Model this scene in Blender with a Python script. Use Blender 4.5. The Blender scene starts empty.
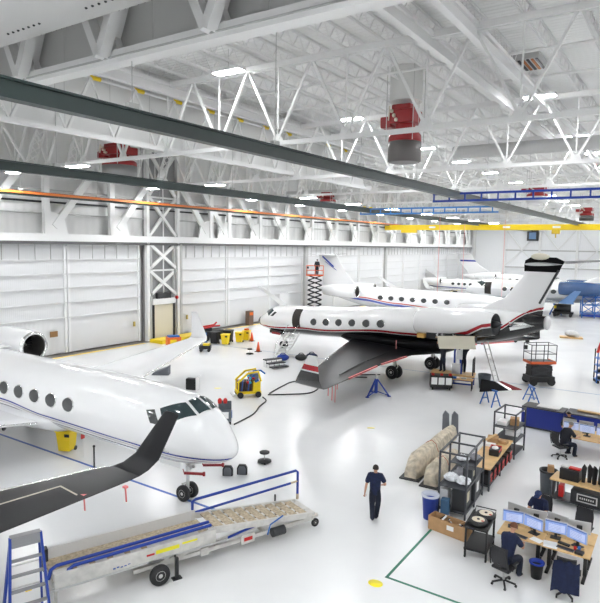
import bpy, math, random
from mathutils import Vector, Matrix
random.seed(7)
SC = bpy.context.scene
COL = SC.collection
PI = math.pi

# ------------------------------------------------------------------ materials
MATS = {}
def mat(name, col, rough=0.5, metal=0.0, noise=0.0, nscale=6.0, emit=0.0, coat=0.0, alpha=1.0, trans=0.0):
    if name in MATS: return MATS[name]
    m = bpy.data.materials.new(name); m.use_nodes = True
    nt = m.node_tree; b = nt.nodes['Principled BSDF']
    b.inputs['Base Color'].default_value = (*col, 1)
    b.inputs['Roughness'].default_value = rough
    b.inputs['Metallic'].default_value = metal
    if coat: b.inputs['Coat Weight'].default_value = coat; b.inputs['Coat Roughness'].default_value = 0.06
    if trans: b.inputs['Transmission Weight'].default_value = trans
    if alpha < 1: b.inputs['Alpha'].default_value = alpha
    if emit:
        b.inputs['Emission Color'].default_value = (*col, 1); b.inputs['Emission Strength'].default_value = emit
    if noise:
        tc = nt.nodes.new('ShaderNodeTexCoord'); nz = nt.nodes.new('ShaderNodeTexNoise')
        nz.inputs['Scale'].default_value = nscale; nz.inputs['Detail'].default_value = 4
        r = nt.nodes.new('ShaderNodeValToRGB')
        r.color_ramp.elements[0].position = 0.3; r.color_ramp.elements[1].position = 0.7
        r.color_ramp.elements[0].color = (*[c*(1-noise) for c in col], 1)
        r.color_ramp.elements[1].color = (*[min(1, c*(1+noise)) for c in col], 1)
        nt.links.new(tc.outputs['Object'], nz.inputs['Vector'])
        nt.links.new(nz.outputs['Fac'], r.inputs['Fac']); nt.links.new(r.outputs['Color'], b.inputs['Base Color'])
    MATS[name] = m; return m

def livery(name, stops, rough=0.22, coat=0.5):
    """bands of paint along the per-vertex attribute 'band' (metres above the cheat line)"""
    m = bpy.data.materials.new(name); m.use_nodes = True
    nt = m.node_tree; b = nt.nodes['Principled BSDF']
    a = nt.nodes.new('ShaderNodeAttribute'); a.attribute_name = 'band'
    mr = nt.nodes.new('ShaderNodeMapRange')
    mr.inputs['From Min'].default_value = -3; mr.inputs['From Max'].default_value = 3
    r = nt.nodes.new('ShaderNodeValToRGB'); cr = r.color_ramp; cr.interpolation = 'CONSTANT'
    while len(cr.elements) > 1: cr.elements.remove(cr.elements[-1])
    for i, (h, c) in enumerate(stops):
        p = max(0.0, (h + 3) / 6)
        e = cr.elements[0] if i == 0 else cr.elements.new(p)
        e.position = p; e.color = (*c, 1)
    nt.links.new(a.outputs['Fac'], mr.inputs['Value']); nt.links.new(mr.outputs['Result'], r.inputs['Fac'])
    nt.links.new(r.outputs['Color'], b.inputs['Base Color'])
    b.inputs['Roughness'].default_value = rough
    b.inputs['Coat Weight'].default_value = coat; b.inputs['Coat Roughness'].default_value = 0.05
    MATS[name] = m; return m

WHITE = mat('white_steel_paint', (.80, .80, .79), .5)
WHITE2 = mat('white_gloss_paint', (.86, .86, .86), .22, coat=.5)
GREYP = mat('pale_grey_paint', (.50, .50, .49), .55)
BLACK = mat('black_plastic', (.011, .011, .012), .5)
DARK = mat('charcoal_metal', (.032, .034, .037), .45, .3)
RUBBER = mat('black_rubber', (.018, .018, .019), .75)
STEEL = mat('brushed_steel', (.55, .55, .55), .32, .9)
ALU = mat('aluminium', (.62, .62, .61), .4, .7, noise=.12, nscale=9)
CHROME = mat('polished_metal', (.8, .8, .8), .12, 1.0)
BLUE = mat('royal_blue_paint', (.006, .04, .30), .4)
BLUE2 = mat('bright_blue_paint', (.015, .12, .42), .4)
YEL = mat('yellow_paint', (.86, .62, .01), .42)
RED = mat('red_paint', (.55, .015, .012), .42)
DRED = mat('dark_red_paint', (.27, .012, .016), .45)
ORANGE = mat('orange_paint', (.80, .16, .02), .45)
NAVY = mat('navy_cloth', (.007, .013, .045), .9, noise=.25, nscale=14)
DNAVY = mat('dark_trousers', (.006, .009, .022), .9)
SKIN = mat('skin', (.52, .28, .18), .6)
HAIRB = mat('dark_brown_hair', (.02, .012, .008), .7)
HAIRR = mat('reddish_brown_hair', (.13, .045, .016), .7)
HAIRG = mat('grey_hair', (.22, .2, .18), .7)
WOOD = mat('birch_worktop', (.66, .43, .19), .45, noise=.14, nscale=3)
CARD = mat('brown_cardboard', (.42, .25, .12), .85, noise=.1, nscale=4)
CREAM = mat('cream_panel', (.72, .68, .55), .5)
GLASSD = mat('dark_cabin_glass', (.06, .064, .066), .08)
GLASSW = mat('windshield_glass', (.035, .055, .06), .05)
GREEND = mat('dark_green_rail', (.016, .030, .028), .4)
TARP = mat('beige_canvas', (.58, .51, .40), .9, noise=.28, nscale=5)
PLASTIC = mat('crumpled_clear_plastic', (.75, .77, .8), .25, noise=.2, nscale=9)
CYANW = mat('pale_paper', (.85, .85, .84), .7)
PINK = mat('pink_red_tape', (.86, .24, .24), .6)
PINKL = mat('faded_red_cord', (.85, .30, .30), .6)

# ------------------------------------------------------------------ mesh helper
class MB:
    def __init__(s): s.v = []; s.f = []; s.m = []; s.band = None; s.smooth = []
    def add(s, vs, fs, mi=0, sm=False):
        o = len(s.v); s.v += [tuple(v) for v in vs]
        for f in fs: s.f.append(tuple(i + o for i in f)); s.m.append(mi); s.smooth.append(sm)
        return s
    def box(s, c, d, rz=0, mi=0, R=None):
        x, y, z = d[0]/2, d[1]/2, d[2]/2
        R = R or Matrix.Rotation(rz, 3, 'Z')
        vs = [Vector(c) + R @ Vector(p) for p in ((-x,-y,-z),(x,-y,-z),(x,y,-z),(-x,y,-z),(-x,-y,z),(x,-y,z),(x,y,z),(-x,y,z))]
        return s.add(vs, [(0,3,2,1),(4,5,6,7),(0,1,5,4),(1,2,6,5),(2,3,7,6),(3,0,4,7)], mi)
    def box2(s, a, b, mi=0):
        return s.box([(a[i]+b[i])/2 for i in range(3)], [abs(b[i]-a[i]) for i in range(3)], 0, mi)
    def bar(s, p, q, w, h=None, mi=0, up=(0,0,1)):
        h = h or w; p, q = Vector(p), Vector(q); d = (q-p)
        L = d.length; d.normalize(); u = Vector(up)
        if abs(d.dot(u)) > .98: u = Vector((0,1,0)) if abs(d.y) < .9 else Vector((1,0,0))
        r = d.cross(u).normalized(); u2 = r.cross(d)
        R = Matrix((d, r, u2)).transposed()
        return s.box((p+q)/2, (L, w, h), 0, mi, R)
    def tube(s, pts, r, n=8, mi=0, caps=True, closed=False):
        pts = [Vector(p) for p in pts]; k = len(pts); rr = r if isinstance(r, (list, tuple)) else [r]*k
        vs = []; prev = None
        for i, p in enumerate(pts):
            if closed: t = pts[(i+1) % k] - pts[i-1]
            else: t = pts[min(i+1, k-1)] - pts[max(i-1, 0)]
            t.normalize()
            if prev is None:
                a = Vector((0,0,1)) if abs(t.z) < .9 else Vector((1,0,0))
                u = t.cross(a).normalized()
            else: u = (prev - t*prev.dot(t)).normalized()
            prev = u; w = t.cross(u)
            for j in range(n):
                an = 2*PI*j/n; vs.append(p + (u*math.cos(an) + w*math.sin(an))*rr[i])
        fs = []
        for i in range(k if closed else k-1):
            a, b = i*n, ((i+1) % k)*n
            for j in range(n): fs.append((a+j, a+(j+1) % n, b+(j+1) % n, b+j))
        s.add(vs, fs, mi, True)
        if caps and not closed:
            s.add(vs[:n], [tuple(range(n-1, -1, -1))], mi); s.add(vs[-n:], [tuple(range(n))], mi)
        return s
    def cyl(s, p, q, r, n=16, mi=0): return s.tube([p, q], r, n, mi)
    def lathe(s, prof, c=(0,0,0), axis='Z', n=24, mi=0, R=None, mis=None, caps=True):
        """prof: (radius, height) list"""
        vs = []
        for r, h in prof:
            for j in range(n):
                a = 2*PI*j/n; x, y = r*math.cos(a), r*math.sin(a)
                p = {'Z': (x, y, h), 'X': (h, x, y), 'Y': (y, h, x)}[axis]
                p = Vector(p)
                if R: p = R @ p
                vs.append(Vector(c) + p)
        for i in range(len(prof)-1):
            fs = [(i*n+j, i*n+(j+1) % n, (i+1)*n+(j+1) % n, (i+1)*n+j) for j in range(n)]
            o = len(s.v)
            if i == 0: s.v += [tuple(v) for v in vs]; base = o
            for f in fs:
                s.f.append(tuple(base+k for k in f)); s.m.append(mis[i] if mis else mi); s.smooth.append(True)
        for i in ((0, len(prof)-1) if caps else ()):
            if prof[i][0] > 1e-4:
                f = tuple(base+i*n+j for j in range(n))
                s.f.append(f if i else f[::-1]); s.m.append(mis[min(i, len(mis)-1)] if mis else mi); s.smooth.append(False)
        return s
    def prism(s, poly, z0, z1, mi=0, T=None):
        n = len(poly); vs = [Vector((x, y, z0)) for x, y in poly] + [Vector((x, y, z1)) for x, y in poly]
        if T: vs = [T @ v for v in vs]
        fs = [tuple(range(n-1, -1, -1)), tuple(range(n, 2*n))] + [(i, (i+1) % n, n+(i+1) % n, n+i) for i in range(n)]
        return s.add(vs, fs, mi)
    def ball(s, c, r, mi=0, n=14, m=8, R=None):
        r = r if isinstance(r, (tuple, list)) else (r, r, r); vs = []; fs = []
        for i in range(1, m):
            t = PI*i/m
            for j in range(n):
                a = 2*PI*j/n; vs.append(Vector((r[0]*math.sin(t)*math.cos(a), r[1]*math.sin(t)*math.sin(a), r[2]*math.cos(t))))
        vs += [Vector((0,0,r[2])), Vector((0,0,-r[2]))]
        if R: vs = [R @ v for v in vs]
        vs = [v + Vector(c) for v in vs]
        for i in range(m-2):
            for j in range(n): fs.append((i*n+j, (i+1)*n+j, (i+1)*n+(j+1) % n, i*n+(j+1) % n))
        k = (m-1)*n
        for j in range(n): fs.append((k, j, (j+1) % n)); fs.append((k+1, (m-2)*n+(j+1) % n, (m-2)*n+j))
        return s.add(vs, fs, mi, True)
    def loft(s, rings, mi=0, closed=True, cap=(True, True), sm=True):
        n = len(rings[0]); vs = [v for r in rings for v in r]; fs = []
        for i in range(len(rings)-1):
            for j in range(n if closed else n-1):
                fs.append((i*n+j, i*n+(j+1) % n, (i+1)*n+(j+1) % n, (i+1)*n+j))
        s.add(vs, fs, mi, sm)
        if cap[0]: s.add(rings[0], [tuple(range(n-1, -1, -1))], mi)
        if cap[1]: s.add(rings[-1], [tuple(range(n))], mi)
        return s
    def mesh(s, name, mats):
        me = bpy.data.meshes.new(name); me.from_pydata(s.v, [], s.f)
        for m in (mats if isinstance(mats, (list, tuple)) else [mats]): me.materials.append(m)
        me.polygons.foreach_set('material_index', s.m); me.polygons.foreach_set('use_smooth', s.smooth)
        if s.band is not None:
            a = me.attributes.new('band', 'FLOAT', 'POINT')
            vals = [s.band(Vector(v)) for v in s.v]; a.data.foreach_set('value', vals)
        me.update(); return me
    def build(s, name, mats, parent=None, loc=(0,0,0), rz=0, bevel=0):
        o = bpy.data.objects.new(name, s.mesh(name, mats)); COL.objects.link(o)
        o.parent = parent; o.location = loc; o.rotation_euler = (0, 0, rz)
        if bevel:
            b = o.modifiers.new('bevel', 'BEVEL'); b.width = bevel; b.segments = 2; b.limit_method = 'ANGLE'
        return o

def tag(o, label=None, cat=None, group=None, kind=None):
    if label: o['label'] = label
    if cat: o['category'] = cat
    if group: o['group'] = group
    if kind: o['kind'] = kind
    return o
def thing(name, label, cat, loc=(0,0,0), rz=0, group=None):
    o = bpy.data.objects.new(name, None); COL.objects.link(o)
    o.empty_display_size = .2; o.location = loc; o.rotation_euler = (0, 0, rz)
    return tag(o, label, cat, group)
def copy_tree(o, parent=None):
    c = o.copy(); COL.objects.link(c); c.parent = parent
    for ch in list(o.children): copy_tree(ch, c)
    return c
def dup(o, loc, rz, label, group=None):
    c = copy_tree(o); c.location = loc; c.rotation_euler = (0, 0, rz); c['label'] = label
    if group: c['group'] = group
    return c
def struct(mb, name, mats, parent=None, **k):
    o = mb.build(name, mats, parent, **k)
    if parent is None: o['kind'] = 'structure'
    return o
def rad(d): return math.radians(d)
# ------------------------------------------------------------------ camera
H = 8.5
cd = bpy.data.cameras.new('camera'); cam = bpy.data.objects.new('camera', cd); COL.objects.link(cam); SC.camera = cam
yaw, pit, rol = rad(33.6347), rad(-5.6054), rad(.9433)
f = Vector((-math.sin(yaw)*math.cos(pit), math.cos(yaw)*math.cos(pit), math.sin(pit)))
r0 = Vector((math.cos(yaw), math.sin(yaw), 0)); u0 = r0.cross(f)
r1 = r0*math.cos(rol) + u0*math.sin(rol); u1 = u0*math.cos(rol) - r0*math.sin(rol)
M4 = Matrix((r1, u1, -f)).transposed().to_4x4(); M4.translation = (0, 0, H); cam.matrix_world = M4
cd.sensor_fit = 'HORIZONTAL'; cd.sensor_width = 36; cd.lens = 36*584.4/600; cd.clip_end = 400; cd.clip_start = .1

# ------------------------------------------------------------------ room shell
XL, XR, YN, YF = -38.64, 14.0, -17.0, 123.3
ZC = 17.25
def floor_mat():
    m = bpy.data.materials.new('white_epoxy_floor'); m.use_nodes = True; nt = m.node_tree; b = nt.nodes['Principled BSDF']
    tc = nt.nodes.new('ShaderNodeTexCoord')
    nz = nt.nodes.new('ShaderNodeTexNoise'); nz.inputs['Scale'].default_value = .35; nz.inputs['Detail'].default_value = 5
    r = nt.nodes.new('ShaderNodeValToRGB'); r.color_ramp.elements[0].position = .3; r.color_ramp.elements[1].position = .7
    r.color_ramp.elements[0].color = (.78, .785, .79, 1); r.color_ramp.elements[1].color = (.84, .845, .845, 1)
    nz2 = nt.nodes.new('ShaderNodeTexNoise'); nz2.inputs['Scale'].default_value = .5; nz2.inputs['Detail'].default_value = 6
    mr = nt.nodes.new('ShaderNodeMapRange'); mr.inputs['To Min'].default_value = .19; mr.inputs['To Max'].default_value = .27
    nt.links.new(tc.outputs['Object'], nz.inputs['Vector']); nt.links.new(tc.outputs['Object'], nz2.inputs['Vector'])
    nt.links.new(nz.outputs['Fac'], r.inputs['Fac']); nt.links.new(r.outputs['Color'], b.inputs['Base Color'])
    nt.links.new(nz2.outputs['Fac'], mr.inputs['Value']); nt.links.new(mr.outputs['Result'], b.inputs['Roughness'])
    b.inputs['Specular IOR Level'].default_value = .4
    return m
def ribbed(name, col, axis, scale, depth=.25, rough=.55):
    """painted sheet metal with pressed ribs (bump only)"""
    m = bpy.data.materials.new(name); m.use_nodes = True; nt = m.node_tree; b = nt.nodes['Principled BSDF']
    b.inputs['Base Color'].default_value = (*col, 1); b.inputs['Roughness'].default_value = rough
    tc = nt.nodes.new('ShaderNodeTexCoord'); w = nt.nodes.new('ShaderNodeTexWave'); w.bands_direction = axis
    w.inputs['Scale'].default_value = scale; bp = nt.nodes.new('ShaderNodeBump'); bp.inputs['Strength'].default_value = depth
    bp.inputs['Distance'].default_value = .06
    nt.links.new(tc.outputs['Object'], w.inputs['Vector']); nt.links.new(w.outputs['Fac'], bp.inputs['Height'])
    nt.links.new(bp.outputs['Normal'], b.inputs['Normal']); return m
DECK = ribbed('white_roof_deck', (.84, .84, .83), 'Y', 1.0, .6)
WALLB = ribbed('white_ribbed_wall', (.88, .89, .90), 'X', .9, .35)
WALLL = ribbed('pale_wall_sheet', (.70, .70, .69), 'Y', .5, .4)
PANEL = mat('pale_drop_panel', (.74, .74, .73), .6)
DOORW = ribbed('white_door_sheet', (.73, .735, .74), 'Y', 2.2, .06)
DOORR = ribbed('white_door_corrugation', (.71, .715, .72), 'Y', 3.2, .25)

m = MB(); m.box2((XL-.4, YN-.3, -.3), (XR+.3, YF+.4, 0)); struct(m, 'floor', floor_mat())
m = MB(); m.box2((XL-.4, YN-.3, ZC), (XR+.3, YF+.4, ZC+.3)); struct(m, 'ceiling', DECK)
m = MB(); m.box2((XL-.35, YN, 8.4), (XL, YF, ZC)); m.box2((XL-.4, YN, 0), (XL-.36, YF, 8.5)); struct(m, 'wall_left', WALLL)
m = MB(); m.box2((XL-.4, YF, 0), (XR+.3, YF+.3, ZC)); struct(m, 'wall_far', WALLB)
m = MB(); m.box2((XR, YN, 0), (XR+.3, YF, ZC)); struct(m, 'wall_right', WALLB)
m = MB(); m.box2((XL, YN-.3, 0), (XR, YN, ZC)); struct(m, 'wall_near', WALLB)

# header beam, and a dark strip standing in for the shadow line beneath it
m = MB(); m.box2((XL, YN, 8.42), (XL+.75, 121.5, 8.95), 0); m.box2((XL+.05, YN, 8.2), (XL+.62, 121.5, 8.42), 1)
struct(m, 'trim_1', [WHITE, mat('header_shadow_line', (.16, .16, .16), .6)])
# steel floor track, kerb line
m = MB(); m.box2((XL-.3, YN, 0), (XL+.75, 121.5, .012)); struct(m, 'trim_2', mat('dull_floor_track', (.20, .18, .165), .5))
m = MB(); m.box2((XL+.85, YN, .0), (XL+1.12, 33.2, .014)); m.box2((XL+.85, 40.6, 0), (XL+1.12, 121, .014)); struct(m, 'trim_3', YEL)

# ---- sliding hangar door leaves
posts = [-10.0, -2.4, 4.9, 12.1, 19.3, 26.58, 33.5]
leaves = [(posts[i], posts[i+1]) for i in range(len(posts)-1)] + [(37.95, 44.8), (44.8, 51.85), (51.85, 58.6), (59.2, 66), (66, 72.8), (72.8, 80.5),
          (81.4, 88), (88, 95), (95, 102), (102, 108.6), (108.6, 115), (115, 121.3)]
dn = 0
for i, (a, b) in enumerate(leaves):
    dn += 1; off = .12 if i % 2 else .04; x = XL - .12 + off
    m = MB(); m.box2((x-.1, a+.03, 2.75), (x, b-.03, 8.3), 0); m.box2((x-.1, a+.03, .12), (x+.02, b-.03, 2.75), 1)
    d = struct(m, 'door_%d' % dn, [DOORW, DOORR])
    m = MB()
    for z in (2.75, 3.85, 4.95, 6.0, 7.05): m.box2((x, a+.03, z-.04), (x+.13, b-.03, z+.04))
    m.build('rail', mat('door_rail_paint', (.66, .66, .66), .5), d)
    m = MB()
    for y in (a+.12, b-.12): m.box2((x-.02, y-.1, .1), (x+.12, y+.1, 8.25))
    m.build('stile', WHITE2, d)
    m = MB(); n = 6
    for k in range(1, n): y = a+(b-a)*k/n; m.box2((x, y-.015, 7.1), (x+.05, y+.015, 8.2))
    m.build('slot_seam', GREYP, d)
tn = 3
for y in (58.9, 80.95):
    tn += 1; m = MB(); m.box2((XL-.1, y-.3, 0), (XL+.35, y+.3, 8.4)); struct(m, 'trim_%d' % tn, GREYP)

# ---- braced steel tower between the doors with its cream door
tw = thing('braced_tower', 'white X-braced steel tower standing between the hangar doors', 'steel tower', (XL+.42, 35.75, 0))
m = MB()
for y in (-1.75, 1.75):
    m.box2((-.2, y-.14, 0), (.2, y+.14, 16.6))
m.build('column', WHITE, tw)
m = MB()
for y in (-1.35, 1.35): m.box2((-.15, y-.1, 0), (.1, y+.1, 8.4))
m.build('side_channel', GREYP, tw)
m = MB()
for z0, z1 in ((3.9, 6.0), (6.2, 8.3), (9.0, 12.2), (12.4, 16)):
    m.bar((0, -1.5, z0), (0, 1.5, z1), .2, .26); m.bar((.05, -1.5, z1), (.05, 1.5, z0), .2, .26); m.bar((0, -1.6, z1+.05), (0, 1.6, z1+.05), .18, .14)
m.build('cross_brace', WHITE, tw)
m = MB(); m.tube([(.1, 0, 3.8), (.1, 0, 13)], .05); m.build('downpipe', WHITE, tw)
m = MB(); m.box2((-.25, -1.3, 3.1), (.25, 1.3, 3.6)); m.build('door_lintel', WHITE, tw)
m = MB(); m.box2((-.05, -.8, 3.6), (.25, .8, 4.1)); m.build('exhaust_box', DARK, tw, bevel=.04)
m = MB(); m.box2((-.1, -1.05, .05), (.05, 1.15, 3.05)); m.build('service_door', CREAM, tw)
for a, b in (((-1.3, .0), (-1.05, 3.1)), ((1.15, 0), (1.35, 3.1))): m = MB(); m.box2((-.1, a[0], a[1]), (.12, b[0], b[1])); m.build('door_jamb', BLACK, tw)
m = MB(); m.box2((-.35, -1.9, 0), (-.15, 1.9, 16)); m.build('backing_sheet', mat('dark_grey_sheet', (.30, .30, .30), .6), tw)  # backing in one even darker grey
m = MB(); m.box2((0, 1.9, 0), (.25, 2.15, 8.3)); m.tube([(.3, 1.45, .3), (.3, 1.45, 7.9)], .06); m.build('conduit', GREYP, tw)
m = MB(); m.ball((.3, 1.4, 3.6), .16); m.build('alarm_bell', RED, tw)
pk = MB(); pk.box((0, 0, .15), (1.5, 6.6, .3)); tag(pk.build('kerb_block', YEL, loc=(-36.9, 37.0, 0), bevel=.03), 'long yellow painted kerb block at the foot of the braced tower', 'kerb')

# ---- girder over the doors: verticals, leaning struts, gussets
gd = thing('door_girder', 'white steel girder of posts and leaning struts above the hangar doors', 'girder', (XL+.7, 0, 8.95))
m = MB(); m.box2((-.2, -14, 4.1), (.15, 121, 4.45)); m.build('top_chord', WHITE, gd)
ys = [-10.8, -5, 1, 7, 13, 19, 24.6, 30.2, 41.6, 44.2, 49.2, 54.2, 59.4, 65.2, 71, 77, 83, 89, 95, 101, 107, 113, 119]
for y in ys:
    m = MB(); m.box2((-.16, y-.22, 0), (.14, y+.22, 4.1)); m.build('post', WHITE, gd)
    s = 1 if y < 35 else -1
    m = MB(); m.bar((0, y+s*.6, .5), (0, y+s*3.6, 4.15), .24, .5); m.build('strut', WHITE, gd)
    m = MB(); m.prism([(y-s*.3, 0), (y+s*1.7, 0), (y+s*1.35, 1.3), (y-s*.1, 1.7)], -.06, .06, T=Matrix(((0,0,1,0),(1,0,0,0),(0,1,0,0),(0,0,0,1)))); m.build('gusset', WHITE, gd)
# pipes along the wall above the doors
for i, (z, r, x) in enumerate(((11.2, .07, .25), (12.0, .1, .3), (10.4, .05, .2))):
    m = MB(); m.tube([(XL+x, -14, z), (XL+x, 121, z)], r); tag(m.build('wall_pipe', [GREYP, DARK][i == 0]), ['thin dark conduit along the left wall between the girder posts', 'thick grey pipe high on the left wall behind the girder struts', 'thin pale pipe low on the left wall just above the door header'][i], 'pipe')

# ---- far wall: columns, girts, crossed braces, louvre
fw = thing('wall_frame', 'white bolted frame of columns and crossed braces on the far wall', 'steel frame', (0, YF-.3, 0))
for x in (-38, -31.8, -25.0, -18.2, -11.4, -4.6, 2.2, 9):
    m = MB(); m.box2((x-.22, -.2, 0), (x+.22, .2, 16.4)); m.build('column', WHITE, fw)
for z in (4.6, 8.0):
    m = MB(); m.box2((-31.8, -.1, z-.12), (13.5, .1, z+.12)); m.build('girt', GREYP, fw)
for a, b in ((-31.8, -25), (-25, -18.2), (-18.2, -11.4), (-11.4, -4.6)):
    m = MB()
    if a in (-31.8, -18.2):
        c = (a+b)/2
        m.bar((a, .05, 12.4), (c, .05, 8.0), .4, .2); m.bar((b, .05, 12.4), (c, .05, 8.0), .4, .2)
        m.bar((c, .05, 8.0), (a, .05, 4.6), .4, .2); m.bar((c, .05, 8.0), (b, .05, 4.6), .4, .2)
    else:
        c = (a+b)/2; m.bar((a, .05, 12.4), (c, .05, 8.2), .4, .2); m.bar((b, .05, 12.4), (c, .05, 8.2), .4, .2)
    m.build('brace', WHITE, fw)
lv = thing('wall_fan', 'dark square fan louvre with pale frame high on the far wall', 'wall fan', (-26.4, YF-.55, 9.9))
m = MB(); m.box((0, 0, 1.2), (2.1, .5, 2.4)); m.build('housing', DARK, lv)
m = MB(); m.box((0, -.28, 1.0), (1.3, .06, 1.3)); m.build('screen', mat('blue_screen_face', (.10, .22, .42), .3), lv)

# ---- painted floor lines (thin paint films)
def line(name, p, q, w, mt, label):
    m = MB(); p, q = Vector((*p, 0)), Vector((*q, 0)); d = (q-p).normalized(); n = Vector((-d.y, d.x, 0))*w/2
    m.add([p-n, q-n, q+n, p+n, *[v+Vector((0,0,.004)) for v in (p-n, q-n, q+n, p+n)]], [(4,5,6,7),(0,1,5,4),(1,2,6,5),(2,3,7,6),(3,0,4,7)])
    return tag(m.build(name, mt), label, 'floor marking')
GRN = mat('green_floor_paint', (.012, .17, .10), .35)
LBL = mat('blue_floor_paint', (.012, .09, .40), .35)
line('floor_line', (-5.96, 13.16), (-5.96, 16.3), .075, GRN, 'green painted floor line running from its corner to the cardboard box')
line('floor_line', (-6.0, 13.2), (-.5, 13.2), .075, GRN, 'green painted floor line running from its corner towards the front edge below the desks')
line('floor_line', (-37, 13.5), (-11.4, 13.5), .11, LBL, 'blue painted floor line along the centre of the nearest white jet')
line('floor_line', (-37, 36.2), (8, 38.3), .10, mat('faded_blue_floor_paint', (.10, .20, .36), .3), 'long faded blue floor line passing under the black-bellied jet')
def disc(name, c, rx, ry, mt, label, h=.006, rz=0):
    m = MB(); m.lathe([(1, 0), (1, h), (.0001, h)], n=28); m.v = [(v[0]*rx, v[1]*ry, v[2]) for v in m.v]
    return tag(m.build(name, mt, loc=(*c, 0), rz=rz), label, 'floor marking')
YFL = mat('yellow_floor_paint', (.95, .80, .02), .4)
disc('floor_spot', (-6.07, 12.78), .19, .16, YFL, 'yellow painted floor spot near the green line corner')
disc('floor_spot', (-11.9, 24.06), .19, .07, YFL, 'small yellow floor spot in front of the black wing', rz=.6)
disc('floor_spot', (-22.6, 25.4), .22, .08, YFL, 'faint yellow floor spot left of the yellow power cart', rz=.6)
# ------------------------------------------------------------------ roof trusses
TY = [9.9 + 11.9*k for k in range(-2, 10)]
NX = [-36.84 + 3.5*k for k in range(0, 15)]
def make_truss():
    t = thing('roof_truss', 'x', 'roof truss', (0, 0, 13.0))
    m = MB(); m.box2((XL, -.10, -.09), (XR, .10, .09)); m.build('bottom_chord', WHITE, t)
    m = MB()
    for y in (-.17, .05): m.box2((XL, y, 3.3), (XR, y+.12, 3.55))
    m.box2((XL, -.04, 3.36), (XR, .04, 3.5), 1); m.build('top_chord', [WHITE, DARK], t)
    dl = MB(); dl.bar((0, 0, .1), (-1.7, 0, 3.35), .12, .10); dl = dl.mesh('diagonal', [WHITE])
    dr = MB(); dr.bar((0, 0, .1), (1.7, 0, 3.35), .12, .10); dr = dr.mesh('diagonal', [WHITE])
    vt = MB(); vt.bar((0, 0, .1), (0, 0, 3.35), .06); vt = vt.mesh('vertical', [WHITE])
    gs = MB(); gs.prism([(-.3, .08), (.3, .08), (.17, .4), (-.17, .4)], -.03, .03, T=Matrix(((1,0,0,0),(0,0,1,0),(0,1,0,0),(0,0,0,1)))); gs = gs.mesh('gusset', [WHITE])
    for x in NX:
        for nm, me in (('diagonal', dl), ('diagonal', dr), ('vertical', vt), ('gusset', gs)):
            o = bpy.data.objects.new(nm, me); COL.objects.link(o); o.parent = t; o.location = (x, 0, 0)
    return t, dl, dr
t0, DL_, DR_ = make_truss()
ordn = ['unseen behind the viewer', 'overhead just behind the viewer', 'under the grey panel at top left', 'first beyond the panel, crossing before the red fan unit'] + ['%s from the viewer beyond the grey panel' % q for q in ('second', 'third', 'fourth', 'fifth', 'sixth', 'seventh', 'eighth')] + ['last before the far wall']
for i, y in enumerate(TY):
    t = t0 if i == 0 else copy_tree(t0); t.location = (0, y, 13.0)
    if i == 2:
        fd = MB(); fd.bar((0, -.3, .0), (-1.7, -.3, 3.4), .3, .22); fd.bar((.25, .12, .0), (-1.3, .12, 3.4), .2, .16); fd = fd.mesh('diagonal', [WHITE])
        fe = MB(); fe.bar((0, -.3, .0), (1.7, -.3, 3.4), .3, .22); fe.bar((-.25, .12, .0), (1.3, .12, 3.4), .2, .16); fe = fe.mesh('diagonal', [WHITE])
        for c in t.children:
            if c.data is DL_: c.data = fd
            elif c.data is DR_: c.data = fe
    t['label'] = 'white V-braced roof truss, ' + ordn[i]; t['group'] = 'roof trusses'
# white boxed fascia under the nearest truss and the sheet panel above it
m = MB(); m.box2((XL, 9.75, 12.85), (XR, 10.15, 13.15), 0); m.box2((XL, 9.70, 12.96), (XR, 9.75, 12.99), 1); struct(m, 'trim_10', [WHITE, GREYP])
m = MB(); m.box2((XL, 10.2, 13.2), (XR, 10.3, ZC), 0)
for k in range(30): m.box2((XL+1.2+k*1.75, 10.19, 13.2), (XL+1.22+k*1.75, 10.2, ZC), 1)
struct(m, 'trim_11', [mat('grey_girder_sheet', (.56, .56, .55), .6), GREYP])
m = MB(); m.box2((-24.1, 10.3, 13.6), (-24.0, 45.6, ZC), 0); m.box2((-24.15, 10.3, 13.5), (-23.95, 45.6, 13.62), 1)
for k in range(14): m.box2((-24, 11.6+k*2.5, 13.6), (-23.99, 11.62+k*2.5, ZC), 2)
struct(m, 'trim_12', [PANEL, WHITE, GREYP])

# ---- open web joists under the deck
def make_joist():
    m = MB(); y0, y1 = 10.5, 123
    for x in (-.05, .02): m.box2((x, y0, .62), (x+.03, y1, .70)); m.box2((x, y0, 0), (x+.03, y1, .07))
    k = 0; y = y0
    while y < y1 - .8:
        m.bar((0, y, .03), (0, y+.45, .66), .025); m.bar((0, y+.45, .66), (0, y+.9, .03), .025); y += .9
    return m.mesh('roof_joist', [WHITE])
jm = make_joist(); jx = [-36.9 + 1.75*k for k in range(29)]
for k, x in enumerate(jx):
    o = bpy.data.objects.new('roof_joist', jm); COL.objects.link(o); o.location = (x, 0, 16.52)
    tag(o, 'white open-web roof joist running lengthwise under the deck', 'roof joist', 'open-web roof joists under the deck')
# purlin tubes crossing the joists between the trusses
pm = MB(); pm.tube([(XL, 0, 0), (XR, 0, 0)], .06, 6); pm = pm.mesh('bridging_pipe', [WHITE])
for i, y in enumerate(TY[2:]):
    for dy in (3.9, 7.9):
        if y+dy < 122:
            o = bpy.data.objects.new('bridging_pipe', pm); COL.objects.link(o); o.location = (0, y+dy, 16.5)
            tag(o, 'thin white bridging pipe running across under the roof joists', 'pipe', 'bridging pipes across the roof joists')

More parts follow.
